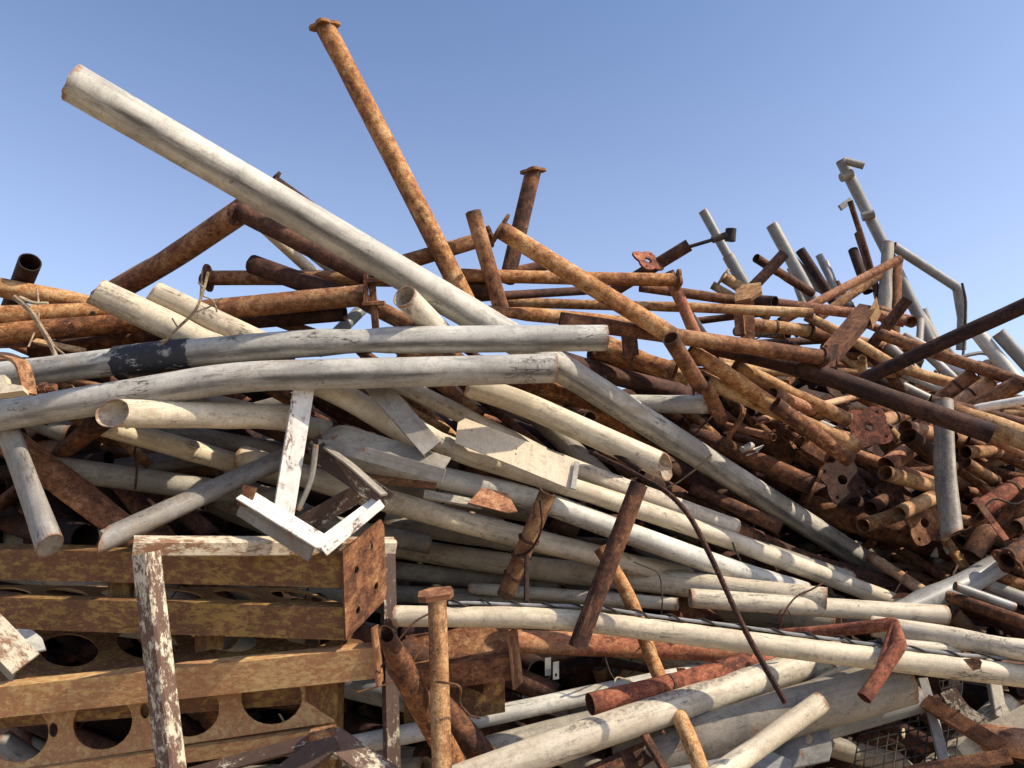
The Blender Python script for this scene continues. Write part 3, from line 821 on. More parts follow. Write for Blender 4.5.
P('bent_pipe', 'rusty pipe with pinched top curving behind the T-headed post', 'orange', 28, [(386, 634, 2.24), (412, 690, 2.2), (474, 800, 2.14)], br=0.15, squash=[(0.0, 0.15, 0.55, 0.4)])
P('hooked_pipe', 'red rusty pipe folded into a hook hanging over the cabled pipe', 'red', 13, [(780, 636, 2.60), (850, 629, 2.48), (893, 624, 2.36), (900, 645, 2.26), (864, 698, 2.16)], br=0.014, squash=[(0.58, 0.10, 0.45, 0.9), (0.0, 0.2, 0.6, 1.2)])
P('coiled_stub', 'dark rusty stub with rolled top and wire ties standing before the white fan', 'rust', 19, [(548, 492, 2.62), (505, 596, 2.82)], wall=0.25, bands=[0.45, 0.62, 0.8], bandr=1.25)
P('pipe', 'white pipe running right beneath the cut white tube', 'cream', 22, [(872, 626, 2.74), (930, 634, 2.68), (1060, 656, 2.58)], br=0.3)
P('pipe', 'pale cream pipe under the hooked pipe', 'cream', 12, [(880, 643, 2.62), (960, 650, 2.66)])
P('pipe', 'broad white pipe sloping up beneath the thick cream pipe tip', 'white', 34, [(690, 724, 2.80), (842, 658, 2.78)])
P('pipe', 'white pipe lying under the hook, half in shade', 'cream', 34, [(770, 720, 2.66), (905, 652, 2.8)])
P('pipe', 'grey pipe under the clean white pipe, in shade', 'grime', 24, [(440, 760, 2.62), (650, 705, 2.75)])
P('pipe', 'dark brown pipe slanting behind the T-headed post', 'rust', 26, [(430, 690, 2.5), (520, 800, 2.4)])
P('pipe', 'grey shaded pipe along the bottom right above the wire basket', 'galv', 30, [(760, 745, 2.5), (920, 698, 2.62)])
P('pipe', 'broad white pipe at the right bottom corner', 'cream', 34, [(930, 780, 2.45), (1010, 705, 2.6)], seg=24)
P('pipe', 'wide red-brown pipe at the right bottom corner', 'pink', 30, [(985, 738, 2.3), (1070, 750, 2.25)], seg=24)

# ------------------------------------------------------------------ settle: slide tubes along the view until they touch without passing through each other
SEG = []          # (spec index, node a, node b)
for i, s in enumerate(SPECS):
    s['uv'] = np.array([(p[0], p[1]) for p in s['pts']])
    s['d0'] = np.array([p[2] for p in s['pts']])
    cl = np.concatenate([[0], np.cumsum(np.linalg.norm(np.diff(s['uv'], axis=0), axis=1))])
    s['tau'] = cl / cl[-1]
    s['ab'] = np.zeros(2)
    s['w'] *= 0.93
    s['rad'] = s['w'] * s['d0'][0] / F_PX / 2
    for k in range(len(s['pts']) - 1):
        SEG.append((i, k))
NS = len(SEG)
own = np.array([a for a, _ in SEG])
IA, IB = np.triu_indices(NS, 1)
keep = own[IA] != own[IB]
IA, IB = IA[keep], IB[keep]


def seg_arrays():
    A, B, R, TA, TB, DA, DB = [], [], [], [], [], [], []
    for (i, k) in SEG:
        s = SPECS[i]
        d = s['d0'] + s['ab'][0] * (1 - s['tau']) + s['ab'][1] * s['tau']
        s['d'] = d
        s['rad'] = s['w'] * d[0] / F_PX / 2
        A.append(px(*s['uv'][k], d[k]))
        B.append(px(*s['uv'][k + 1], d[k + 1]))
        R.append(s['rad'])
        TA.append(s['tau'][k])
        TB.append(s['tau'][k + 1])
        DA.append(s['d0'][k])
        DB.append(s['d0'][k + 1])
    return [np.array(x) for x in (A, B, R, TA, TB, DA, DB)]


def closest(p1, q1, p2, q2):
    d1, d2, r = q1 - p1, q2 - p2, p1 - p2
    a = (d1 * d1).sum(-1)
    e = (d2 * d2).sum(-1)
    f = (d2 * r).sum(-1)
    c = (d1 * r).sum(-1)
    b = (d1 * d2).sum(-1)
    den = a * e - b * b
    s = np.where(den > 1e-9, np.clip((b * f - c * e) / np.maximum(den, 1e-9), 0, 1), 0.5)
    t = np.clip((b * s + f) / e, 0, 1)
    s = np.clip((b * t - c) / a, 0, 1)
    return s, t, p1 + d1 * s[..., None], p2 + d2 * t[..., None]


for it in range(90):
    A, B, R, TA, TB, DA, DB = seg_arrays()
    s, t, p, q = closest(A[IA], B[IA], A[IB], B[IB])
    n = p - q
    nd = n @ FW
    lat2 = (n * n).sum(-1) - nd * nd
    rs = R[IA] + R[IB] + 0.002
    need = np.sqrt(np.maximum(rs * rs - lat2, 0))
    ndn = (DA[IA] * (1 - s) + DB[IA] * s) - (DA[IB] * (1 - t) + DB[IB] * t)
    sg = np.where(ndn >= 0, 1.0, -1.0)
    gap = sg * nd - need                     # negative: overlap
    lateral = lat2 < (rs * 0.97) ** 2
    ta = TA[IA] * (1 - s) + TB[IA] * s
    tb = TA[IB] * (1 - t) + TB[IB] * t
    add = np.zeros((len(SPECS), 2))
    cnt = np.zeros((len(SPECS), 2)) + 1e-6

    def push(i, tau, dlt):
        wa, wb = 1 - tau, tau
        nn = wa * wa + wb * wb
        add[i, 0] += dlt * wa / nn
        add[i, 1] += dlt * wb / nn
        cnt[i, 0] += wa
        cnt[i, 1] += wb
    bad = np.where(lateral & (gap < -0.001))[0]
    for k in bad:
        dl = -gap[k] * 0.5
        push(own[IA[k]], ta[k], sg[k] * dl)
        push(own[IB[k]], tb[k], -sg[k] * dl)
    if it < 70:      # close gaps: every tube seeks its nearest neighbour behind or in front
        best = {}
        for k in np.where(lateral & (gap > 0.0))[0]:
            for w_, o_ in ((0, own[IA[k]]), (1, own[IB[k]])):
                if o_ not in best or gap[k] < best[o_][0]:
                    best[o_] = (gap[k], k, w_)
        for o_, (gp, k, w_) in best.items():
            if gp > 0.003:
                dl = gp * 0.35
                if w_ == 0:
                    push(o_, ta[k], -sg[k] * dl)
                else:
                    push(o_, tb[k], sg[k] * dl)
    for i, sp in enumerate(SPECS):
        sp['ab'] += np.clip(add[i] / np.maximum(cnt[i], 1.0), -0.06, 0.06)
        sp['ab'] = np.clip(sp['ab'], -0.32, 0.32)
print('settle: overlaps left', len(bad), 'worst', float(gap[lateral].min()))
A, B, R, TA, TB, DA, DB = seg_arrays()
for s in SPECS:
    s['P3'] = [px(u, v, d) for (u, v), d in zip(s['uv'], s['d'])]


def build_tube(s):
    r = s['rad']
    V, Fc, pc, ed, fr = tube_geo(s['P3'], r, br=s.get('br', 0.06), seg=s.get('seg', 20), wall=s.get('wall', 0.09), cutn=s.get('cutn', (None, None)),
                                 squash=s.get('squash', ()), bow=s.get('bow', 0.003), rough=s.get('rough', 0.014), hollow=s.get('hollow', True))
    Pp, T, N, Bn, L, _ = fr
    cat = s.get('cat', {'bar': 'bar', 'rail': 'rail', 'pole': 'pole', 'post': 'post', 'conduit': 'conduit', 'tube': 'tube', 'stub': 'pipe'}.get(s['name'].split('_')[-1], 'pipe'))
    parts = [k for k in ('f0', 'f1', 'bands', 'tape', 'sleeve', 'drill') if k in s]
    if not parts:
        o = mk(s['name'], V, Fc, s['mat'], pc, ed, origin=s['P3'][-1])
        tag(o, s['label'], cat, s.get('group'))
        return o
    root = empty(s['name'], s['P3'][-1])
    tag(root, s['label'], cat, s.get('group'))
    mk('tube', V, Fc, s['mat'], pc, ed, parent=root)

    def at(f):
        x = f * L[-1]
        k = int(np.clip(np.searchsorted(L, x), 1, len(L) - 1))
        w = (x - L[k - 1]) / (L[k] - L[k - 1])
        return Pp[k - 1] * (1 - w) + Pp[k] * w, T[k]
    mt = s['mat']
    if 'f0' in s:
        flange_obj(Pp[0] - T[0] * 0.004, -T[0], r * s['f0'], mt, root, r * 0.78, s.get('ft0'))
    if 'f1' in s:
        flange_obj(Pp[-1] + T[-1] * 0.004, T[-1], r * s['f1'], mt, root, r * 0.78)
    for f in s.get('bands', ()):
        p, tt = at(f)
        k = s.get('bandr', 1.1)
        Vb, Fb, pb, eb, _ = tube_geo([p - tt * r * 0.16, p + tt * r * 0.16], r * k, seg=18, wall=0.05, bow=0, dents=0, jag=0.03)
        mk('collar', Vb, Fb, 'dark', pb, parent=root)
    if 'tape' in s:
        f0, f1 = s['tape']
        q = [at(f)[0] for f in np.linspace(f0, f1, 7)]
        Vb, Fb, pb, eb, _ = tube_geo(q, r * 1.09, seg=22, wall=0.02, bow=0, dents=0, jag=0.10, br=0.2, rough=0.02)
        mk('tape_wrap', Vb, Fb, s.get('tapemat', 'tape'), pb, parent=root)
    if 'sleeve' in s:
        q = [at(f)[0] for f in s['sleeve']]
        Vb, Fb, pb, eb, _ = tube_geo(q, r * 1.3, seg=18, wall=0.1, bow=0, dents=0)
        mk('sleeve', Vb, Fb, mt, pb, eb, parent=root)
    if 'drill' in s:
        p, tt = at(s['drill'])
        view = C0 - p
        view = view - tt * np.dot(view, tt)
        view /= np.linalg.norm(view)
        nrm = view * 0.9 + np.cross(tt, view) * 0.15
        nrm /= np.linalg.norm(nrm)
        c = p + nrm * r * 1.0
        Vb, Fb, pb, eb, _ = tube_geo([c - nrm * r * 0.1, c + nrm * r * 0.05], r * 0.24, seg=12, wall=0.2, bow=0, dents=0)
        mk('drilled_hole_rim', Vb, Fb, 'black', pb, parent=root)
    return root


for s in SPECS:
    build_tube(s)

# ------------------------------------------------------------------ bars, plates and frames
def bar(name, mat, prof, pts, facing=None, roll=0.0, br=0.01, parent=None, twist=0.0, wob=0.0, step=0.12):
    P3 = [px(*p) for p in pts]
    if facing is None:
        facing = -FW
    V, Fc, pc, ed = sweep_geo(P3, prof, facing, math.radians(roll), br, step, math.radians(twist), wob)
    return mk(name, V, Fc, mat, pc, ed, smooth=False, parent=parent, origin=None if parent else P3[-1])


def W2(w, d):
    return w * d / F_PX


def quad_plate(name, mat, a, b, c, outline=None, holes=(), thick=0.006, parent=None):
    """plate spanned by corner a, a->b (x) and a->c (y), corners as (u, v, d)"""
    o, x, y = px(*a), px(*b), px(*c)
    if outline is None:
        outline = [(0, 0), (1, 0), (1, 1), (0, 1)]
    V, Fc, pc = plate_geo(outline, holes, thick, o, x - o, y - o)
    return mk(name, V, Fc, mat, pc, smooth=False, parent=parent)


def hole_row(xs, cy, rx, ry, n=22):
    return [circ(x, cy, rx, ry, n) for x in xs]


# ochre perforated beams of the dismantled rack
bA = empty('ochre_beam', px(-60, 580, 2.6))
tag(bA, 'uppermost rusty ochre steel beam of the dismantled rack, closed by a drilled brown plate', 'beam', 'ochre rack beams')
bar('flange', 'ochre', chan(W2(31, 2.55), 0.09, 0.006), [(-70, 563, 2.62), (346, 572, 2.46)], parent=bA)
quad_plate('end_plate', 'rust', (345, 640, 2.42), (386, 601, 2.56), (342, 551, 2.44),
           outline=[(0, 0), (0.93, 0.03), (1, 0.12), (1, 0.9), (0.93, 1), (0, 1)], holes=[circ(0.3, 0.66, 0.05, 0.045, 10), circ(0.66, 0.78, 0.05, 0.045, 10), circ(0.3, 0.2, 0.05, 0.045, 10), circ(0.75, 0.28, 0.05, 0.045, 10)], thick=0.01, parent=bA)
quad_plate('web', 'ochre', (-70, 552, 2.68), (344, 560, 2.53), (-70, 548, 3.0), holes=hole_row([0.12, 0.3, 0.48, 0.66, 0.84], 0.5, 0.06, 0.33), parent=bA)
bar('spacer', 'ochre', rect(W2(22, 2.6), 0.04), [(121, 579, 2.64), (121, 603, 2.62)], parent=bA)

bB = empty('ochre_beam', px(-60, 615, 2.6))
tag(bB, 'second ochre steel beam, its holed web showing sunlit rims behind the drilled brown plate', 'beam', 'ochre rack beams')
bar('flange', 'ochre', chan(W2(32, 2.5), 0.05, 0.006), [(-70, 611, 2.58), (348, 624, 2.44)], parent=bB)
quad_plate('web', 'ochre_sunlit', (-70, 602, 2.655), (350, 607, 2.52), (-70, 585, 3.02), holes=hole_row([0.07, 0.215, 0.36, 0.505, 0.65, 0.795, 0.94], 0.52, 0.052, 0.33), parent=bB)

bC = empty('ochre_beam', px(-60, 690, 2.4))
tag(bC, 'third ochre beam with broad sunlit face, crossed by the flaking white post', 'beam', 'ochre rack beams')
bar('flange', 'ochre_sunlit', chan(W2(31, 2.42), 0.06, 0.006), [(-70, 710, 2.46), (377, 663, 2.42)], parent=bC)
quad_plate('web', 'ochre', (-70, 690, 2.54), (372, 650, 2.50), (-70, 634, 2.95), holes=hole_row([0.15, 0.34, 0.53, 0.72, 0.9], 0.45, 0.07, 0.30), parent=bC)
quad_plate('end_plate', 'rust', (377, 686, 2.40), (383, 680, 2.50), (372, 628, 2.42), thick=0.008, parent=bC)
bar('stiffener', 'ochre', rect(W2(30, 2.52), 0.006), [(210, 650, 2.56), (208, 612, 2.60)], parent=bC)

bD = empty('ochre_beam', px(-60, 760, 2.5))
tag(bD, 'lowest ochre beam standing on edge with a row of large round holes', 'beam', 'ochre rack beams')
quad_plate('web', 'ochre_sunlit', (-70, 782, 2.52), (335, 722, 2.48), (-70, 718, 2.60),
           holes=hole_row([0.08, 0.228, 0.438, 0.655, 0.86], 0.52, 0.075, 0.42) + [circ(0.314, 0.52, 0.012, 0.12, 10), circ(0.545, 0.6, 0.012, 0.12, 10)], parent=bD)
bar('flange', 'ochre_sunlit', chan(W2(14, 2.5), 0.05, 0.006), [(-70, 790, 2.50), (320, 738, 2.46)], parent=bD)
bar('flange', 'ochre', chan(W2(24, 2.5), 0.05, 0.006), [(-70, 722, 2.58), (330, 690, 2.54)], parent=bD)

bE = empty('rust_channel', px(380, 690, 2.5))
tag(bE, 'short rusty channel iron poking out behind the T-headed post', 'beam')
bar('flange', 'rust', chan(W2(24, 2.45), 0.05, 0.006), [(404, 682, 2.52), (514, 668, 2.46)], parent=bE)
quad_plate('end_plate', 'rust', (514, 690, 2.44), (522, 682, 2.52), (508, 633, 2.47), thick=0.008, parent=bE)
quad_plate('web', 'rust', (404, 666, 2.58), (510, 652, 2.52), (406, 636, 2.7), thick=0.006, parent=bE)
quad_plate('gusset', 'ochre', (404, 730, 2.58), (505, 712, 2.54), (404, 690, 2.6), thick=0.006, parent=bE)

o = bar('ochre_strut', 'ochre', chan(W2(34, 2.58), 0.05, 0.006), [(322, 672, 2.50), (318, 800, 2.48)], facing=(-0.25, -1, 0.1))
tag(o, 'short upright ochre channel between the third and the lowest beam', 'strut')

# flaking white angle frame
fr = empty('storage_rack', px(170, 830, 2.2))
tag(fr, 'square steel frame with white paint flaking off, standing before the ochre beams', 'rack')
bar('post', 'flake', rect(W2(24, 2.2), W2(19, 2.2)), [(146, 553, 2.26), (181, 850, 2.14)], roll=24, parent=fr)
bar('top_rail', 'flake_white', rect(W2(17, 2.3), W2(18, 2.3)), [(133, 546, 2.28), (394, 546, 2.66)], roll=6, parent=fr)
bar('post', 'flake_dark', chan(W2(14, 2.4), 0.04, 0.006), [(389, 541, 2.64), (396, 850, 2.34)], roll=-30, parent=fr)

# bracket of two legs in the bottom left corner
br_ = empty('splayed_bracket', px(335, 790, 2.2))
tag(br_, 'brown splayed bracket with scraps of white paint at the foot of the ochre strut', 'bracket')
bar('leg', 'flake_dark', rect(W2(24, 2.2), 0.02), [(335, 738, 2.22), (272, 785, 2.16)], parent=br_, facing=(0, -0.8, 0.6))
bar('leg', 'flake', rect(W2(24, 2.2), 0.02), [(331, 737, 2.23), (398, 784, 2.16)], parent=br_, facing=(0, -0.8, 0.62))
bar('knob', 'rust', rect(W2(26, 2.2), 0.05), [(322, 730, 2.24), (325, 748, 2.24)], parent=br_)
o = bar('flat_bar', 'flake_dark', rect(W2(15, 2.3), 0.012), [(150, 786, 2.3), (322, 738, 2.34)], facing=(0, -0.7, 0.7))
tag(o, 'flat bar with torn white paint lying along the lowest ochre beam', 'bar')

# white pieces in front of the beams
o = bar('post', 'chipw', ell(W2(20, 2.55), 0.045, 0.006), [(305, 385, 2.62), (283, 520, 2.50)], roll=-22)
tag(o, 'bright white angle post leaning between the sagging pipe and the white V', 'post')
vv = empty('bent_angle', px(325, 548, 2.35))
tag(vv, 'bright white angle iron bent into a V, resting on the top ochre beam', 'angle iron')
bar('arm', 'chipw', rect(W2(19, 2.38), 0.007), [(243, 494, 2.46), (328, 546, 2.36)], parent=vv, facing=(0.3, -0.85, 0.75))
bar('arm', 'grime', rect(0.06, 0.007), [(240, 507, 2.47), (312, 553, 2.38)], parent=vv, facing=(-0.35, -1, -0.25))  # underside leg: its shade is put into a darker paint
bar('arm', 'chipw', rect(W2(20, 2.38), 0.007), [(322, 545, 2.36), (378, 503, 2.50)], parent=vv, facing=(0.0, -0.75, 0.75))
bar('arm', 'chipw', rect(0.03, 0.007), [(324, 552, 2.34), (382, 503, 2.46)], parent=vv, facing=(0.6, -1, -0.05))
quad_plate('end_face', 'rust', (237, 505, 2.45), (244, 485, 2.46), (250, 508, 2.44), thick=0.006, parent=vv)
ch = empty('folded_channel', px(440, 470, 2.6))
tag(ch, 'grey painted channel folded back on itself in a tight loop above the V', 'channel')
bar('limb', 'grime', rect(W2(24, 2.66), 0.008), [(322, 440, 2.72), (338, 432, 2.72), (446, 466, 2.62)], br=0.03, parent=ch, facing=(0.1, -0.75, 0.8))
bar('limb', 'grime', rect(W2(14, 2.62), 0.008), [(318, 446, 2.68), (340, 447, 2.66), (444, 476, 2.57)], br=0.03, parent=ch, facing=(-0.1, -1, -0.05))
bar('limb', 'flake_dark', rect(W2(20, 2.6), 0.008), [(313, 440, 2.70), (320, 455, 2.66), (350, 475, 2.60), (388, 502, 2.50)], br=0.03, parent=ch, facing=(-0.3, -1, 0.1))
bar('limb', 'grime', rect(W2(9, 2.58), 0.008), [(326, 447, 2.64), (352, 466, 2.58), (384, 495, 2.48)], br=0.03, parent=ch, facing=(0.4, -0.5, 0.8))
o = bar('rusty_rail', 'flake_dark', ell(W2(20, 2.55), 0.04, 0.006), [(298, 528, 2.56), (368, 488, 2.62)], roll=20)
tag(o, 'dark brown angle iron lying inside the white V', 'angle iron')
o = bar('flat_bar', 'grime', chan(W2(22, 2.6), 0.03, 0.006), [(370, 378, 2.74), (432, 448, 2.62)], roll=-15)
tag(o, 'grey flat channel slanting down from the sagging pipe to the folded channel', 'channel')
o = bar('flat_bar', 'rust', rect(W2(10, 2.8), 0.006), [(370, 478, 2.80), (436, 486, 2.80)], facing=(0, -0.7, 0.7))
tag(o, 'thin rusty strip lying under the folded channel', 'strip')
o = bar('flat_bar', 'grime', rect(W2(11, 2.78), 0.012), [(424, 494, 2.76), (482, 505, 2.78)], facing=(0, -0.7, 0.7))
tag(o, 'short splintered cream slat beside the small rusty plate', 'strip')
o = quad_plate('rusty_scrap_plate', 'pink', (468, 503, 2.72), (514, 516, 2.70), (483, 487, 2.78), outline=[(0, 0), (0.85, 0.05), (1, 0.25), (0.55, 1), (0, 0.95)], thick=0.006)
tag(o, 'small rusty plate scrap lying across the white fan', 'plate')
sh = quad_plate('cream_sheet', 'sheetp', (455, 443, 2.82), (570, 489, 2.70), (459, 416, 2.90), outline=[(0, 0), (0.5, 0.02), (1.0, 0), (1.03, 0.25), (1.0, 1.0), (0.55, 1.02), (0.06, 1.0), (0, 0.75)],
                holes=[circ(0.13, 0.66, 0.008, 0.03, 8), circ(0.53, 0.62, 0.008, 0.03, 8), circ(0.53, 0.44, 0.008, 0.03, 8)], thick=0.004)
tag(sh, 'flat cream sheet with small holes lying on the fan of white pipes', 'sheet')
o = bar('flat_bar', 'grime', rect(W2(5, 2.8), 0.006), [(573, 489, 2.68), (577, 462, 2.76)])
tag(o, 'short folded lip at the end of the cream sheet', 'strip')

# lobed flange plates of the rusty tangle
def loose_flange(label, u, v, d, half_px, mat, nrm, rot, bore=0.24):
    c = px(u, v, d)
    n = np.array(nrm, float)
    n /= np.linalg.norm(n)
    ex = np.cross((0, 0, 1.0), n)
    ex /= np.linalg.norm(ex)
    ey = np.cross(n, ex)
    a = math.radians(rot)
    e1 = ex * math.cos(a) + ey * math.sin(a)
    e2 = -ex * math.sin(a) + ey * math.cos(a)
    h = half_px * d / F_PX
    holes = [circ(0, 0, h * bore, n=18)] + [circ(sx * h * 0.66, sy * h * 0.66, h * 0.09, n=8) for sx in (-1, 1) for sy in (-1, 1)]
    V, Fc, pc = plate_geo(lobed(h, notch=0.13), holes, 0.011, c, e1, e2)
    o = mk('flange_plate', V, Fc, mat, pc, smooth=False)
    tag(o, label, 'flange')


loose_flange('red lobed flange plate with a round bore beside the light tan pipe', 868, 427, 3.50, 20, 'red', (-0.1, -1, 0.15), 10)
loose_flange('dark lobed flange plate in the black hollow beside the brown flanged pipe', 842, 480, 3.62, 21, 'dark', (0.1, -1, 0.1), 20)
loose_flange('brown lobed flange plate below the cleanest tan open pipe', 924, 523, 3.50, 20, 'rust', (0.2, -1, 0.05), 15)
loose_flange('brown flange plate behind the rusty open pipes', 895, 496, 3.72, 18, 'rust', (0.2, -1, 0.3), 30)
loose_flange('reddish holed flange plate on the skyline beside the dark square-ended tube', 648, 261, 3.62, 14, 'red', (0.35, -0.8, 0.5), 15, 0.3)
loose_flange('small dark flange above the black trough near the dark rail', 843, 392, 4.0, 14, 'dark', (0.1, -1, 0.2), 25)
loose_flange('dark flange among far tubes under the thin red-brown pipe', 987, 372, 4.0, 13, 'dark', (0.2, -1, 0.2), 10)

# thin rod with a knob, on the skyline
kn = empty('knobbed_rod', px(690, 247, 3.65))
tag(kn, 'thin dark rod with a round knob, sticking out of the dark square-ended tube', 'rod')
V, Fc, pc, ed, _ = tube_geo([px(685, 248, 3.62), px(722, 237, 3.60)], 0.009, seg=8, hollow=False, bow=0, dents=0)
mk('rod', V, Fc, 'black', pc, parent=kn)
V, Fc, pc, ed, _ = tube_geo([px(712, 240, 3.61), px(727, 235, 3.60)], 0.017, seg=10, hollow=False, bow=0, dents=0)
mk('socket', V, Fc, 'black', pc, parent=kn)
V, Fc, pc, ed, _ = tube_geo([px(730, 241, 3.60), px(731, 229, 3.60)], 0.026, seg=14, hollow=False, bow=0, dents=0)
mk('knob', V, Fc, 'black', pc, parent=kn)

# clamps on the tallest pole
def scrap_tube(label, name, mat, a, b, wpx, cat='pipe', **k):
    V, Fc, pc, ed, _ = tube_geo([px(*a), px(*b)], wpx * a[2] / F_PX / 2, bow=0, dents=0, **k)
    o = mk(name, V, Fc, mat, pc)
    tag(o, label, cat)
    return o


scrap_tube('short grey crossbar at the tip of the tallest pole', 'crossbar', 'grime', (845, 161, 5.12), (864, 166, 5.08), 7, 'bar', seg=12)
scrap_tube('rusty pipe clamp near the tip of the tallest pole', 'pipe_clamp', 'grime', (841, 178, 5.13), (852, 173, 5.13), 9, 'clamp', seg=10)
scrap_tube('rusty pipe clamp halfway up the tallest pole', 'pipe_clamp', 'grime', (862, 217, 5.12), (874, 214, 5.10), 9, 'clamp', seg=10)
o = bar('hook_bar', 'galv', rect(W2(6, 5.05), 0.02), [(840, 208, 5.02), (851, 200, 5.04)])
tag(o, 'short grey bar hooked onto the brown strip of the tallest pole', 'bar')

# square bracket beside the stout pipe
sb = empty('square_bracket', px(375, 328, 2.9))
tag(sb, 'small rusty square bracket at the end of the stout red-brown pipe', 'bracket')
bar('ring_side', 'rust', rect(W2(4, 2.9), 0.03), [(366, 274, 2.90), (366, 305, 2.90)], parent=sb)
bar('ring_side', 'rust', rect(W2(5, 2.9), 0.03), [(368, 281, 2.90), (384, 280, 2.90)], parent=sb)
bar('ring_side', 'rust', rect(W2(4, 2.9), 0.03), [(363, 304, 2.90), (385, 303, 2.90)], parent=sb)
bar('stem', 'rust', rect(W2(7, 2.9), 0.012), [(372, 283, 2.91), (376, 332, 2.88)], parent=sb)

# cluster of cut brackets in the upper tangle
o = quad_plate('torn_plate', 'tan', (735, 303, 3.88), (762, 295, 3.85), (736, 290, 3.98), outline=[(0, 0), (0.6, -0.1), (1, 0.2), (0.95, 0.9), (0.4, 1.1), (0, 0.9)], thick=0.02)
tag(o, 'torn yellowish plate capping an upright brown strap on the skyline', 'plate')
o = bar('strap', 'rust', chan(W2(12, 3.9), 0.04, 0.006), [(748, 298, 3.88), (749, 340, 3.86)])
tag(o, 'upright brown strap in front of the skyline tube', 'strap')
o = bar('strap', 'rust', chan(W2(9, 3.9), 0.05, 0.006), [(738, 309, 3.86), (740, 334, 3.84)], roll=25)
tag(o, 'twisted rusty strap beside the upright brown strap', 'strap')
o = bar('bracket_arm', 'rust', chan(W2(18, 3.7), 0.06, 0.008), [(868, 305, 3.80), (828, 352, 3.62)], roll=50)
tag(o, 'broad brown channel arm rising to the far posts', 'bracket')
o = quad_plate('ochre_plate', 'ochre_sunlit', (868, 312, 3.78), (876, 298, 3.80), (872, 330, 3.74), thick=0.03)
tag(o, 'small yellow painted plate at the top of the broad channel arm', 'plate')
o = bar('strap', 'dark', chan(W2(14, 3.4), 0.05, 0.006), [(630, 336, 3.32), (632, 356, 3.34)])
tag(o, 'short dark strap hanging from the long brown pipe', 'strap')
o = bar('strap', 'rust', chan(W2(16, 3.3), 0.05, 0.006), [(706, 370, 3.26), (700, 392, 3.22)], roll=25)
tag(o, 'broken rusty sleeve at the foot of the open-mouthed pipe', 'strap')
o = quad_plate('collar_plate', 'rust', (822, 368, 3.22), (834, 366, 3.3), (826, 345, 3.2), thick=0.01)
tag(o, 'small plate welded near the collared tip of the long brown pipe', 'plate')
o = bar('box_scrap', 'orange', chan(W2(20, 3.6), 0.06, 0.006), [(805, 440, 3.62), (830, 456, 3.58)], roll=-20)
tag(o, 'bright orange box section scrap under the mottled tan pipe', 'scrap')
o = bar('box_scrap', 'rust', chan(W2(20, 3.7), 0.06, 0.006), [(770, 435, 3.75), (792, 462, 3.72)], roll=30)
tag(o, 'brown box section scrap beside the orange one', 'scrap')
scrap_tube('tiny white tube offcut lying in the hollow', 'offcut', 'white', (742, 450, 3.62), (752, 445, 3.66), 7, 'offcut', seg=12)
o = quad_plate('offcut', 'brightw', (746, 456, 3.6), (758, 452, 3.62), (752, 449, 3.66), thick=0.004)
tag(o, 'tiny white chip lying beside the white tube offcut', 'offcut')
scrap_tube('white tube mouth poking out beneath the pinkish ringed pipe', 'offcut', 'white', (835, 431, 3.6), (822, 425, 3.72), 10, 'offcut', seg=14, wall=0.12)
o = bar('torn_strip', 'red', rect(W2(6, 3.3), 0.008), [(975, 498, 3.22), (1006, 540, 3.1)], br=0.1)
tag(o, 'torn red-brown strip near the swollen joint', 'strip')

# rebar and rods
RB = [(590, 452, 2.85), (632, 472, 2.70), (668, 492, 2.52), (690, 515, 2.42), (715, 565, 2.33), (745, 632, 2.22), (785, 702, 2.14)]
V, Fc, pc, ed, fr_ = tube_geo([px(*p) for p in RB], 2.7 * 2.4 / F_PX, br=0.15, step=0.02, seg=10, hollow=False, bow=0, dents=0, rough=0.03)
Pp, T, N, Bn, L, r0 = fr_
rb = empty('rebar_rod', px(*RB[-1]))
tag(rb, 'curved dark rusty reinforcing bar hanging in front of the white fan', 'rod')
mk('rod', V, Fc, 'dark', pc, parent=rb)
x = 0.0
VV, FF = [], []
while x < L[-1]:
    k = int(np.searchsorted(L, x))
    k = min(k, len(L) - 1)
    th = np.arange(10) / 10 * 2 * np.pi
    for dz, rr in ((-0.003, r0 * 0.98), (0, r0 * 1.1), (0.003, r0 * 0.98)):
        VV.append(Pp[k] + T[k] * dz + (np.cos(th)[:, None] * N[k] + np.sin(th)[:, None] * Bn[k]) * rr)
    b_ = (len(VV) - 3) * 10
    for q in range(2):
        for jj in range(10):
            FF.append((b_ + q * 10 + jj, b_ + q * 10 + (jj + 1) % 10, b_ + (q + 1) * 10 + (jj + 1) % 10, b_ + (q + 1) * 10 + jj))
    x += 0.013
mk('ribs', np.concatenate(VV), FF, 'dark', parent=rb)['kind'] = 'stuff'


def rod(label, name, mat, pts, wpx, cat='rod', br=0.1):
    V, Fc, pc, ed, _ = tube_geo([px(*p) for p in pts], wpx * pts[0][2] / F_PX / 2, br=br, step=0.03, seg=8, hollow=False, bow=0, dents=0, rough=0.04)
    o = mk(name, V, Fc, mat, pc, ed)
    tag(o, label, cat)
    return o


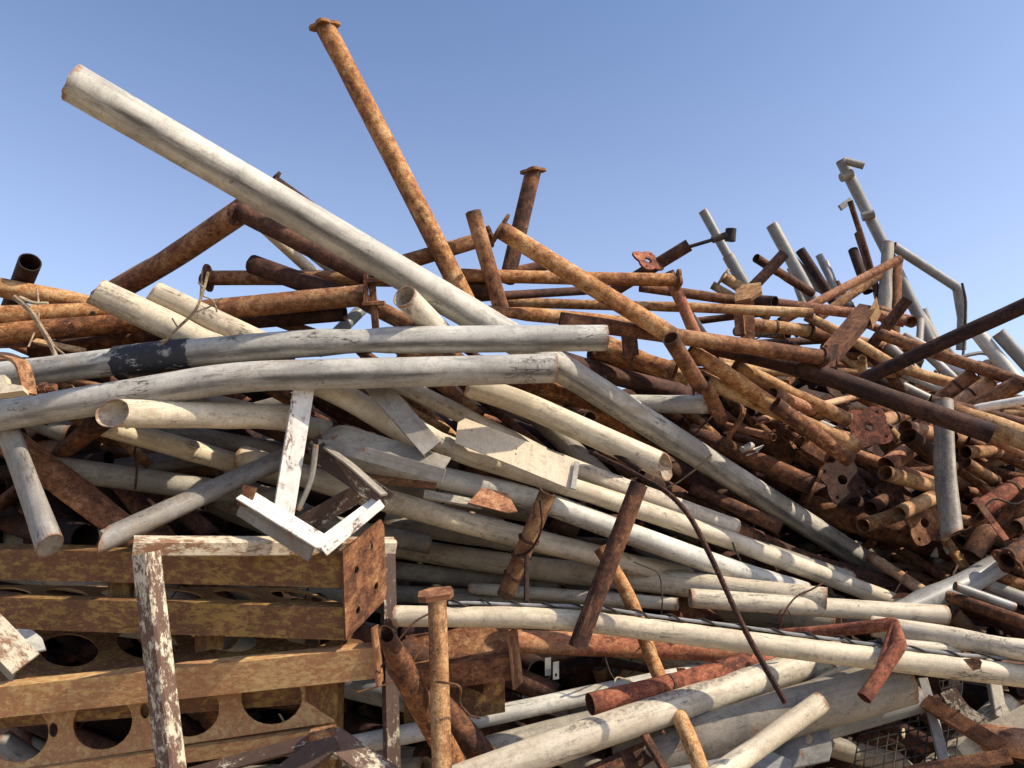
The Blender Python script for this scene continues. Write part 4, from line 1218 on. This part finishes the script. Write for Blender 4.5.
rod('thin ribbed rod curving beneath the mottled brown pipe', 'rod', 'dark', [(488, 380, 3.0), (540, 404, 2.98), (575, 428, 2.95), (640, 470, 2.78)], 5)
rod('thin dark rod standing upright beside the coiled stub', 'rod', 'dark', [(527, 556, 2.72), (526, 612, 2.58)], 5)
rod('loose wire looped round the coiled stub', 'wire', 'dark', [(540, 500, 2.62), (543, 530, 2.62), (530, 552, 2.66), (516, 556, 2.72)], 2.5, 'wire')
rod('thin dark rod dropping from the white post to the ochre beams', 'rod', 'grime', [(316, 445, 2.56), (312, 480, 2.56), (298, 510, 2.54)], 6)
rod('small bent rusty hook in the hollow beside the long brown pipe', 'rod', 'rust', [(737, 402, 3.5), (744, 412, 3.46), (738, 424, 3.44), (728, 436, 3.44), (732, 448, 3.44)], 6, br=0.03)
rod('thin wire hanging beside the bent conduit', 'wire', 'black', [(962, 283, 5.02), (966, 300, 5.02), (964, 350, 5.02), (960, 372, 4.9)], 2.6, 'wire')
rod('grey cable looping at the foot of the bent conduit', 'cable', 'galv', [(935, 372, 4.5), (962, 356, 4.5), (985, 352, 4.5), (1000, 362, 4.45)], 4, 'cable')

# cable with wire coiled round it along the front pipe
fp = next(s for s in SPECS if s['label'].startswith('long cream pipe with a cable'))
Q = resample(fp['P3'], 0.5, 0.03)
Tq, Nq, Bq = frames(Q, np.array((0, -0.1, 1.0)))
m0 = np.argmin(np.abs((Q - C0) @ RT / ((Q - C0) @ FW) * F_PX + 512 - 448))
cabP = Q[m0:] + np.array((0, 0.012, 1.0))[None, :] * (fp['rad'] + 0.006) + np.stack([np.zeros(len(Q) - m0), vnoise(len(Q) - m0, 0.004, 6), np.abs(vnoise(len(Q) - m0, 0.003, 6))], -1)
cb = empty('wrapped_cable', cabP[-1])
tag(cb, 'thin grey cable with dark wire coiled round it, lying on the long front pipe', 'cable')
V, Fc, pc, ed, _ = tube_geo(cabP, 0.0055, br=0.01, step=0.05, seg=8, hollow=False, bow=0, dents=0)
mk('cable_core', V, Fc, 'galv', pc, parent=cb)
Lc = np.concatenate([[0], np.cumsum(np.linalg.norm(np.diff(cabP, axis=0), axis=1))])
xs = np.arange(0, Lc[-1], 0.006)
cp = np.stack([np.interp(xs, Lc, cabP[:, k]) for k in range(3)], -1)
ph = xs / 0.105 * 2 * np.pi + 0.8 * np.sin(xs * 3.1)
amp = 0.009 + 0.003 * np.sin(xs * 11)
hel = cp + amp[:, None] * (np.cos(ph)[:, None] * np.array((0, 0.7, 0.7)) + np.sin(ph)[:, None] * np.array((0, -0.8, 0.6)))
V, Fc, pc, ed, _ = tube_geo(hel, 0.0038, br=0.001, step=0.02, seg=6, hollow=False, bow=0, dents=0)
mk('coiled_wire', V, Fc, 'black', pc, parent=cb)

# head of the rusty post
hd = next(o for o in bpy.data.objects if o.get('label', '').startswith('mottled rusty post'))
c = px(437, 597, 2.09)
V, Fc, pc = plate_geo([(-0.052, -0.03), (-0.03, -0.045), (0.035, -0.04), (0.046, -0.01), (0.04, 0.035), (-0.02, 0.045), (-0.05, 0.02)], [], 0.016, c + np.array((0, 0, 0.008)), (1, 0.1, 0.12), (-0.1, 1, 0.25))
mk('head_plate', V, Fc, 'rust', pc, smooth=False, parent=hd)

# rusty scraps at the left edge
o = bar('hook_strip', 'rust', rect(0.045, 0.012), [(-30, 354, 2.46), (4, 354, 2.44), (22, 362, 2.42), (27, 380, 2.40), (29, 394, 2.38)], br=0.03, facing=(0, -0.35, 1.0))
tag(o, 'curved rusty strip hooked over the dented grey pipe', 'strip')
bt = empty('bolt', px(46, 388, 2.36))
tag(bt, 'short rusty bolt with nut lying on the sagging grey pipe', 'bolt')
V, Fc, pc, ed, _ = tube_geo([px(40, 388, 2.36), px(56, 387, 2.36)], 0.011, seg=8, hollow=False, bow=0, dents=0)
mk('shank', V, Fc, 'rust', pc, parent=bt)
V, Fc, pc, ed, _ = tube_geo([px(41, 388, 2.36), px(47, 387.5, 2.36)], 0.018, seg=6, hollow=False, bow=0, dents=0)
mk('nut', V, Fc, 'rust', pc, parent=bt)
o = quad_plate('white_scrap', 'cream', (-14, 398, 2.34), (26, 394, 2.34), (-10, 378, 2.38), outline=[(0, 0), (1, 0.05), (0.95, 0.3), (0.55, 0.5), (0.45, 0.95), (0, 1)], thick=0.03)
tag(o, 'chipped white block lying on the sagging grey pipe', 'scrap')
wl = empty('white_bracket', px(10, 690, 2.2))
tag(wl, 'white painted bracket with rust spots hanging over the third ochre beam', 'bracket')
bar('face', 'flake_white', rect(W2(27, 2.24), 0.007), [(-45, 590, 2.30), (26, 664, 2.20)], facing=(0.25, -0.9, 0.45), parent=wl)
bar('lip', 'grime', rect(W2(14, 2.24), 0.006), [(-45, 616, 2.31), (14, 676, 2.215)], facing=(-0.5, -0.9, -0.2), parent=wl)
o = quad_plate('rounded_plate', 'white', (5, 658, 2.34), (46, 650, 2.36), (5, 632, 2.44), outline=[(0, 0), (1, 0), (0.93, 0.45), (0.7, 0.85), (0.35, 1), (0, 0.9)], thick=0.006)
tag(o, 'pale rounded plate behind the white bracket', 'plate')

# planks / strips in the dark gap at the left
for (lab, a, b, w, m) in [
    ('pale splinter of wood in the gap under the orange pipes', (35, 341, 2.86), (84, 351, 2.8), 6, 'tan'),
    ('dark brown strip in the gap under the orange pipes', (0, 345, 2.95), (60, 343, 2.95), 8, 'rust'),
    ('slim brown strip resting above the taped stretch of pipe', (105, 358, 2.7), (168, 341, 2.75), 5, 'twig')]:
    o = bar('strip', m, rect(W2(w, a[2]), 0.012), [a, b], facing=(0, -0.8, 0.5))
    tag(o, lab, 'strip')

# dry twigs
def twig(label, stems):
    e = empty('dry_twig', px(*stems[0][0][-1]))
    tag(e, label, 'twig')
    for k, (pts, w) in enumerate(stems):
        P3 = [px(*p) for p in pts]
        V, Fc, pc, ed, _ = tube_geo(P3, w * pts[0][2] / F_PX / 2, br=0.05, step=0.03, seg=7, hollow=False, bow=0.02, dents=0, rough=0.12)
        mk('stem' if k == 0 else 'side_twig', V, Fc, 'twig', pc, parent=e)


twig('forked pale dry branch hanging over the three stacked orange pipes', [
    ([(14, 297, 2.72), (30, 310, 2.70), (42, 330, 2.68), (54, 350, 2.68), (58, 372, 2.62)], 5),
    ([(20, 297, 2.72), (34, 302, 2.70), (48, 303, 2.70)], 3), ([(52, 345, 2.68), (64, 354, 2.66), (74, 362, 2.64)], 2.5), ([(56, 358, 2.66), (48, 364, 2.64)], 2)])
twig('fine leafless twig caught on the cream pipes near the flange', [
    ([(208, 272, 2.68), (204, 290, 2.66), (196, 312, 2.64), (176, 330, 2.62), (160, 348, 2.62), (125, 352, 2.64)], 2.4),
    ([(196, 312, 2.64), (212, 306, 2.64), (222, 298, 2.64)], 1.6), ([(204, 290, 2.66), (198, 282, 2.66)], 1.5), ([(178, 328, 2.62), (172, 318, 2.62)], 1.5), ([(203, 296, 2.66), (214, 300, 2.66), (217, 312, 2.66)], 1.5)])

# galvanised plate with holes and the wire basket at the bottom right
pl = quad_plate('galvanised_plate', 'galv', (728, 782, 2.35), (832, 760, 2.30), (735, 728, 2.52), outline=[(0, 0), (0.97, 0), (1, 0.2), (0.95, 1), (0.4, 1.0), (0, 0.8)], holes=[circ(0.78, 0.45, 0.035, 0.09, 12)], thick=0.006)
tag(pl, 'grey galvanised plate with a bolt hole beside the slim rounded tube', 'plate')
pl = quad_plate('galvanised_plate', 'galv', (640, 800, 2.3), (790, 790, 2.22), (680, 742, 2.45), outline=[(0, 0), (1, 0), (0.9, 0.5), (0.4, 1.0), (0, 0.8)], holes=[circ(0.6, 0.42, 0.03, 0.07, 12), circ(0.72, 0.34, 0.03, 0.07, 12)], thick=0.006)
tag(pl, 'pale galvanised sheet under the crooked rusty pipe at the bottom', 'plate')
o = quad_plate('white_block', 'brightw', (850, 701, 2.46), (898, 694, 2.44), (862, 690, 2.56), thick=0.012)
tag(o, 'small white slab lying just below the tip of the hooked pipe', 'slab')
bk = empty('wire_basket', px(900, 780, 2.45))
tag(bk, 'dark wire mesh basket wedged under the pipes at the bottom right', 'basket')
o3, x3, y3 = px(850, 790, 2.42), px(955, 765, 2.40), px(865, 700, 2.60)
for k in range(11):
    f = k / 10
    V, Fc, pc, ed, _ = tube_geo([o3 + (x3 - o3) * f, o3 + (x3 - o3) * f + (y3 - o3)], 0.0028, seg=6, hollow=False, bow=0.004, dents=0)
    mk('wire', V, Fc, 'black', pc, parent=bk)
    V, Fc, pc, ed, _ = tube_geo([o3 + (y3 - o3) * f, o3 + (y3 - o3) * f + (x3 - o3)], 0.0028, seg=6, hollow=False, bow=0.004, dents=0)
    mk('wire', V, Fc, 'black', pc, parent=bk)
bar('rim', 'dark', rect(W2(10, 2.5), 0.02), [(840, 722, 2.55), (940, 700, 2.52)], parent=bk)
bar('stay', 'galv', rect(W2(10, 2.45), 0.015), [(922, 678, 2.56), (930, 705, 2.52), (946, 770, 2.38)], parent=bk)
o = bar('angle_iron', 'rust', ell(W2(15, 2.4), 0.04, 0.005), [(925, 700, 2.50), (1004, 748, 2.30)], roll=-20)
tag(o, 'brown angle iron sloping over the wire basket', 'angle iron')
o = bar('torn_sheet', 'flake', ell(W2(16, 2.5), 0.05, 0.005), [(948, 690, 2.55), (962, 712, 2.50), (1000, 735, 2.46)], roll=15, br=0.04)
tag(o, 'torn cream angle iron above the brown one, at the bottom right', 'angle iron')
o = bar('flat_bar', 'grime', rect(W2(14, 2.55), 0.02), [(990, 660, 2.62), (1000, 718, 2.50)], facing=(0.2, -1, 0.1))
tag(o, 'grey flat bar standing behind the torn cream angle iron', 'bar')
o = bar('flat_bar', 'cream', rect(W2(20, 2.45), 0.02), [(960, 752, 2.44), (1060, 700, 2.40)], facing=(0.2, -0.8, 0.6))
tag(o, 'cream flat bar rising to the right bottom edge', 'bar')
o = bar('flat_bar', 'rust', rect(W2(13, 2.3), 0.02), [(905, 774, 2.28), (1010, 756, 2.2)], facing=(0.1, -0.9, 0.5))
tag(o, 'brown flat strip along the bottom edge beneath the basket', 'bar')
o = bar('flat_bar', 'rust', chan(W2(20, 2.35), 0.05, 0.006), [(560, 790, 2.3), (668, 742, 2.42)], facing=(0.1, -0.8, 0.6))
tag(o, 'rusty channel crossing under the thick cream pipe at the bottom', 'channel')
o = bar('flat_bar', 'rust', rect(W2(8, 2.35), 0.02), [(640, 728, 2.40), (668, 775, 2.28)], facing=(0.4, -0.9, 0.3))
tag(o, 'thin rusty strip dropping to the bottom edge beside the crooked pipe', 'bar')
pk = empty('pipe_strap', px(556, 680, 2.7))
tag(pk, 'small galvanised pipe strap hanging in the shade below the red-brown pipe', 'strap')
quad_plate('tab', 'galv', (553, 680, 2.66), (559, 679, 2.66), (553, 662, 2.68), holes=[circ(0.5, 0.25, 0.2, 0.1, 8)], thick=0.004, parent=pk)
quad_plate('tab', 'galv', (545, 676, 2.68), (551, 675, 2.68), (545, 658, 2.70), thick=0.004, parent=pk)

# ------------------------------------------------------------------ the buried rest of the heap
SKY = np.array([(-300, 310), (0, 318), (100, 322), (190, 335), (330, 345), (430, 325), (470, 320), (560, 335), (620, 352), (680, 338), (740, 320), (800, 318), (900, 338), (950, 375), (1024, 385), (1400, 410)], float)
pts_all, dep_all = [], []
for s in SPECS:
    for a, b, da, db in zip(s['uv'][:-1], s['uv'][1:], s['d'][:-1], s['d'][1:]):
        for t in np.linspace(0, 1, 9):
            pts_all.append(a + (b - a) * t)
            dep_all.append(da + (db - da) * t)
for (u, v, d) in [(0, 560, 2.9), (100, 570, 2.9), (200, 570, 2.9), (300, 580, 2.9), (0, 640, 2.95), (150, 640, 2.95), (300, 650, 2.95), (0, 720, 2.85), (150, 720, 2.85), (300, 720, 2.85), (0, 770, 2.75), (200, 770, 2.75), (900, 740, 2.7), (850, 760, 2.7), (970, 720, 2.75), (600, 760, 2.6)]:
    for k in range(12):
        pts_all.append(np.array((u + 12 * (k % 4) - 18, v + 8 * (k // 4) - 8)))
        dep_all.append(d)
pts_all = np.array(pts_all)
dep_all = np.array(dep_all)


def surf(u, v):
    d2 = ((pts_all[:, 0] - u) / 42) ** 2 + ((pts_all[:, 1] - v) / 30) ** 2
    w = np.exp(-d2) + 1e-9
    k = d2 < 1.4
    if k.sum() >= 3:
        return float(np.percentile(dep_all[k], 80))
    return float((w * dep_all).sum() / w.sum())


segA = A.copy()
segB = B.copy()
segR = R.copy()
extra_A, extra_B, extra_R = [], [], []


def clear(p, q, r, margin=0.004):
    a_ = np.concatenate([segA, np.array(extra_A).reshape(-1, 3)])
    b_ = np.concatenate([segB, np.array(extra_B).reshape(-1, 3)])
    r_ = np.concatenate([segR, np.array(extra_R)])
    s_, t_, x_, y_ = closest(np.broadcast_to(p, a_.shape), np.broadcast_to(q, a_.shape), a_, b_)
    return bool((np.linalg.norm(x_ - y_, axis=1) > r + r_ + margin).all())


def zone(u, v):
    if v < 400 and u < 560 or (u > 560 and v < 560 and v < 330 + 0.75 * (u - 560)):
        return 'rusty'
    if u < 400 and v > 540:
        return 'rack'
    return 'white'


KINDS = {
    'rusty': (['rust', 'orange', 'tan', 'pink', 'dark', 'rust', 'tan'], 'rusty pipe of which only a short stretch shows between the pipes of the brown tangle', 'half-buried pipes of the heap'),
    'white': (['grime', 'dark', 'grime', 'rust', 'dark'], 'pale or rusty pipe sunk in the dark gaps between the cream pipes', 'half-buried pipes of the heap'),  # mostly dark finishes, putting the shade of the gaps into the colour
    'rack': (['grime', 'rust', 'dark', 'galv'], 'dull pipe lying in the dark behind the ochre rack beams', 'half-buried pipes of the heap'),
}
WORDS = {'rust': 'brown rusty', 'orange': 'orange rusty', 'tan': 'tan rusty', 'pink': 'pinkish rusty', 'dark': 'dark brown', 'grime': 'grimy grey', 'cream': 'cream', 'white': 'off-white', 'galv': 'grey metal'}
STOP = {'lying', 'beside', 'below', 'under', 'underneath', 'beneath', 'behind', 'sloping', 'slanting', 'running', 'in', 'just', 'on', 'leaning', 'above', 'rising', 'crossing', 'passing', 'pointing', 'hanging', 'between', 'at', 'whose', 'to', 'deep', 'half', 'low', 'along', 'across', 'over', 'standing', 'tucked', 'showing', 'ending', 'seen', 'dropping', 'nestled', 'right', 'left', 'through', 'towards', 'squeezed', 'emerging', 'entering', 'from', 'continuing', 'leaving', 'poking', 'jutting', 'curving'}


def short(lab):
    w = lab.replace(',', '').split()
    k = 3
    while k < min(len(w), 8) and w[k] not in STOP:
        k += 1
    while w[k - 1] in STOP or w[k - 1] in ('with', 'of', 'a', 'the', 'and', 'its', 'by'):
        k -= 1
    return ' '.join(w[:k])


count = {'rusty': 0, 'white': 0, 'rack': 0}
limit = {'rusty': 225, 'white': 60, 'rack': 14}
tries = 0
while tries < 16000 and any(count[k] < limit[k] for k in count):
    tries += 1
    if tries % 3:
        u = RNG.uniform(620, 1060)
        v = RNG.uniform(318, 600)
    else:
        u = RNG.uniform(-40, 1060)
        v = RNG.uniform(330, 780)
    z = zone(u, v)
    if count[z] >= limit[z] or ((u - 770) / 110) ** 2 + ((v - 500) / 48) ** 2 < 1 or v < np.interp(u, SKY[:, 0], SKY[:, 1]) + 8:
        continue
    d = surf(u, v) + RNG.uniform(0.05, 0.42) + (0.1 if z == 'white' else 0)
    if z == 'rusty':
        ang = RNG.choice([0.45, 0.15, -0.6, 0.9], p=[0.5, 0.25, 0.2, 0.05]) + RNG.normal(0, 0.25)
        Lp = RNG.uniform(40, 150)
        r = RNG.uniform(3.6, 7) * d / F_PX
    else:
        ang = 0.3 + RNG.normal(0, 0.25)
        Lp = RNG.uniform(80, 260)
        r = RNG.uniform(9, 13) * d / F_PX
    u2, v2 = u + Lp * math.cos(ang), v + Lp * math.sin(ang)
    if v2 < np.interp(u2, SKY[:, 0], SKY[:, 1]) + 10:
        continue
    dm = surf((u + u2) / 2, (v + v2) / 2) + 0.02
    d2 = surf(u2, v2) + RNG.uniform(0.0, 0.35)
    if (d + d2) / 2 < dm:
        d += dm - (d + d2) / 2
        d2 += dm - (d + d2) / 2
    p, q = px(u, v, d), px(u2, v2, d2)
    if not clear(p, q, r):
        continue
    extra_A.append(p)
    extra_B.append(q)
    extra_R.append(r)
    count[z] += 1
    mats, lab, grp = KINDS[z]
    mat = mats[int(RNG.integers(len(mats)))]
    mid = (p + q) / 2
    dist_ = np.linalg.norm((segA + segB) / 2 - mid, axis=1)
    near = SPECS[own[int(np.argmin(dist_))]]['label']
    lab = WORDS[mat] + ' pipe half buried near the ' + short(near)
    V, Fc, pc, ed, _ = tube_geo([p, q], r, seg=14, step=0.08, wall=RNG.uniform(0.07, 0.14), bow=0.002)
    o = mk('buried_pipe', V, Fc, mat, pc, ed)
    tag(o, lab, 'pipe', grp)
print('buried pipes', count, 'tries', tries)


# wires, strips and torn sheet caught between the pipes
def near_label(p):
    return short(SPECS[own[int(np.argmin(np.linalg.norm((segA + segB) / 2 - p, axis=1)))]]['label'])


def littered(n, kind):
    k = 0
    t = 0
    while k < n and t < n * 30:
        t += 1
        u = RNG.uniform(0, 1024) if RNG.random() < 0.35 else RNG.uniform(600, 1024)
        v = RNG.uniform(330, 740)
        if v < np.interp(u, SKY[:, 0], SKY[:, 1]) + 12 or ((u - 770) / 90) ** 2 + ((v - 500) / 40) ** 2 < 1:
            continue
        d = surf(u, v) + RNG.uniform(-0.16, 0.12)
        p = px(u, v, d)
        if not clear(p, p + 0.001, 0.012, 0.0):
            continue
        k += 1
        if kind == 'wire':
            pts = [p]
            dr = RNG.normal(0, 1, 3) * np.array((1, 0.5, 0.6))
            dr /= np.linalg.norm(dr)
            for _ in range(int(RNG.integers(3, 6))):
                dr = dr + RNG.normal(0, 0.5, 3)
                dr /= np.linalg.norm(dr)
                pts.append(pts[-1] + dr * RNG.uniform(0.04, 0.11))
            V, Fc, pc, ed, _ = tube_geo(pts, RNG.uniform(0.0022, 0.0045), br=0.03, step=0.02, seg=6, hollow=False, bow=0, dents=0)
            m = ['dark', 'rust', 'black', 'twig'][int(RNG.integers(4))]
            o = mk('wire', V, Fc, m, pc)
            tag(o, {'dark': 'dark brown', 'rust': 'rusty', 'black': 'black', 'twig': 'pale'}[m] + ' crumpled wire caught by the ' + near_label(p), 'wire', 'wires caught in the heap')
        else:
            w, h = RNG.uniform(0.02, 0.055), RNG.uniform(0.01, 0.028)
            ex = RNG.normal(0, 1, 3)
            ex /= np.linalg.norm(ex)
            ey = np.cross(ex, RNG.normal(0, 1, 3))
            ey /= np.linalg.norm(ey)
            out = [(w * math.cos(a) * RNG.uniform(0.75, 1.1), h * math.sin(a) * RNG.uniform(0.7, 1.1)) for a in np.sort(RNG.uniform(0, 6.28, 7))]
            V, Fc, pc = plate_geo(out, [], 0.004, p, ex, ey)
            nrm_ = np.cross(ex, ey)
            bend = ((V - p) @ ex) ** 2
            V = V + nrm_[None, :] * (bend * RNG.uniform(2, 9))[:, None]
            m = ['rust', 'dark', 'tan', 'grime', 'red', 'cream'][int(RNG.integers(6))]
            o = mk('torn_scrap', V, Fc, m, pc, smooth=False)
            tag(o, {'rust': 'brown', 'dark': 'dark brown', 'tan': 'tan', 'grime': 'grey', 'red': 'red-brown', 'cream': 'cream'}[m] + ' torn sheet scrap caught by the ' + near_label(p), 'scrap', 'torn scraps caught in the heap')


littered(60, 'wire')
littered(70, 'scrap')


# deeper still: nobody could count these, one mass for each colour, darkened to stand in for deep shade
def mass(name, label, mat, n, test):
    VV, FF, PC, ED = [], [], [], []
    b = 0
    k = 0
    t = 0
    while k < n and t < n * 12:
        t += 1
        u = RNG.uniform(-260, 1290)
        v = RNG.uniform(320, 1250)
        if not test(u, v):
            continue
        if v < np.interp(u, SKY[:, 0], SKY[:, 1]) + 26:
            continue
        uc, vc = min(max(u, 0), 1024), min(max(v, 0), 768)
        d = surf(uc, vc) + RNG.uniform(0.32, 1.1) + (0.0 if v < 780 else 0.1)
        ang = 0.3 + RNG.normal(0, 0.45)
        Lp = RNG.uniform(60, 260) * (1 if v < 700 else 1.6)
        p = px(u, v, d)
        u2, v2 = u + Lp * math.cos(ang), v + Lp * math.sin(ang)
        if v2 < np.interp(u2, SKY[:, 0], SKY[:, 1]) + 26:
            continue
        d2 = max(surf(min(max(u2, 0), 1024), min(max(v2, 0), 768)) + 0.2, d + RNG.normal(0, 0.3))
        q = px(u2, v2, d2)
        r = RNG.uniform(0.03, 0.055)
        if p[2] < r or q[2] < r:
            continue
        if not clear(p, q, r, 0.0):
            continue
        V, Fc, pc, ed, _ = tube_geo([p, q], r, seg=10, step=0.5, wall=0.1, bow=0, dents=0)
        VV.append(V)
        FF += [[i + b for i in f] for f in Fc]
        PC.append(pc + RNG.uniform(0, 20, 3))
        ED.append(ed)
        b += len(V)
        k += 1
    o = mk(name, np.concatenate(VV), FF, mat, np.concatenate(PC), np.concatenate(ED), origin=np.array((0.0, 4.0, 0.0)))
    o['kind'] = 'stuff'
    o['label'] = label
    o['category'] = 'scrap pipes'
    return k


print(mass('rusty_scrap_mass', 'mass of dark rusty pipes deep inside the heap, coloured dark for shade', 'dark', 420, lambda u, v: True),
      mass('pale_scrap_mass', 'mass of grimy painted pipes deep inside the heap, coloured dark for shade', 'grime', 260, lambda u, v: zone(u, v) != 'rusty'),
      mass('dark_scrap_mass', 'mass of nearly black pipes deep inside the heap, coloured dark for shade', 'dark', 300, lambda u, v: True))

# solid dark core, added inside the heap so that no light leaks through
us = np.linspace(-420, 1440, 60)
vs = np.linspace(0, 1, 26)
VV, FF = [], []
for j, f in enumerate(vs):
    for u in us:
        v0 = np.interp(u, SKY[:, 0], SKY[:, 1]) + 38
        v = v0 + f * (1050 - v0)
        d = surf(min(max(u, 0), 1024), min(max(v, 0), 768)) + 0.95 + 0.6 * (1 - f) + RNG.normal(0, 0.07)
        p = px(u, v, d)
        p[2] = max(p[2], -0.05)
        VV.append(p)
nu = len(us)
top = [VV[k] for k in range(nu)]
for u, p in zip(us, top):       # crest falls away behind
    VV.append(p + np.array((0, 1.2, -0.15)))
for u, p in zip(us, top):
    VV.append(np.array((p[0] * 1.3, p[1] + 4.5, -0.05)))
rows = len(vs)
for j in range(rows - 1):
    for i in range(nu - 1):
        a = j * nu + i
        FF.append((a, a + nu, a + nu + 1, a + 1))
b1, b2 = rows * nu, (rows + 1) * nu
for i in range(nu - 1):
    FF.append((i + 1, b1 + i + 1, b1 + i, i))
    FF.append((b1 + i + 1, b2 + i + 1, b2 + i, b1 + i))
co = mk('heap_core', VV, FF, 'dark', smooth=True, origin=np.array((0.0, 4.0, 0.0)))
co['kind'] = 'stuff'
co['label'] = 'dark solid core added inside the heap to keep light out'
co['category'] = 'scrap'
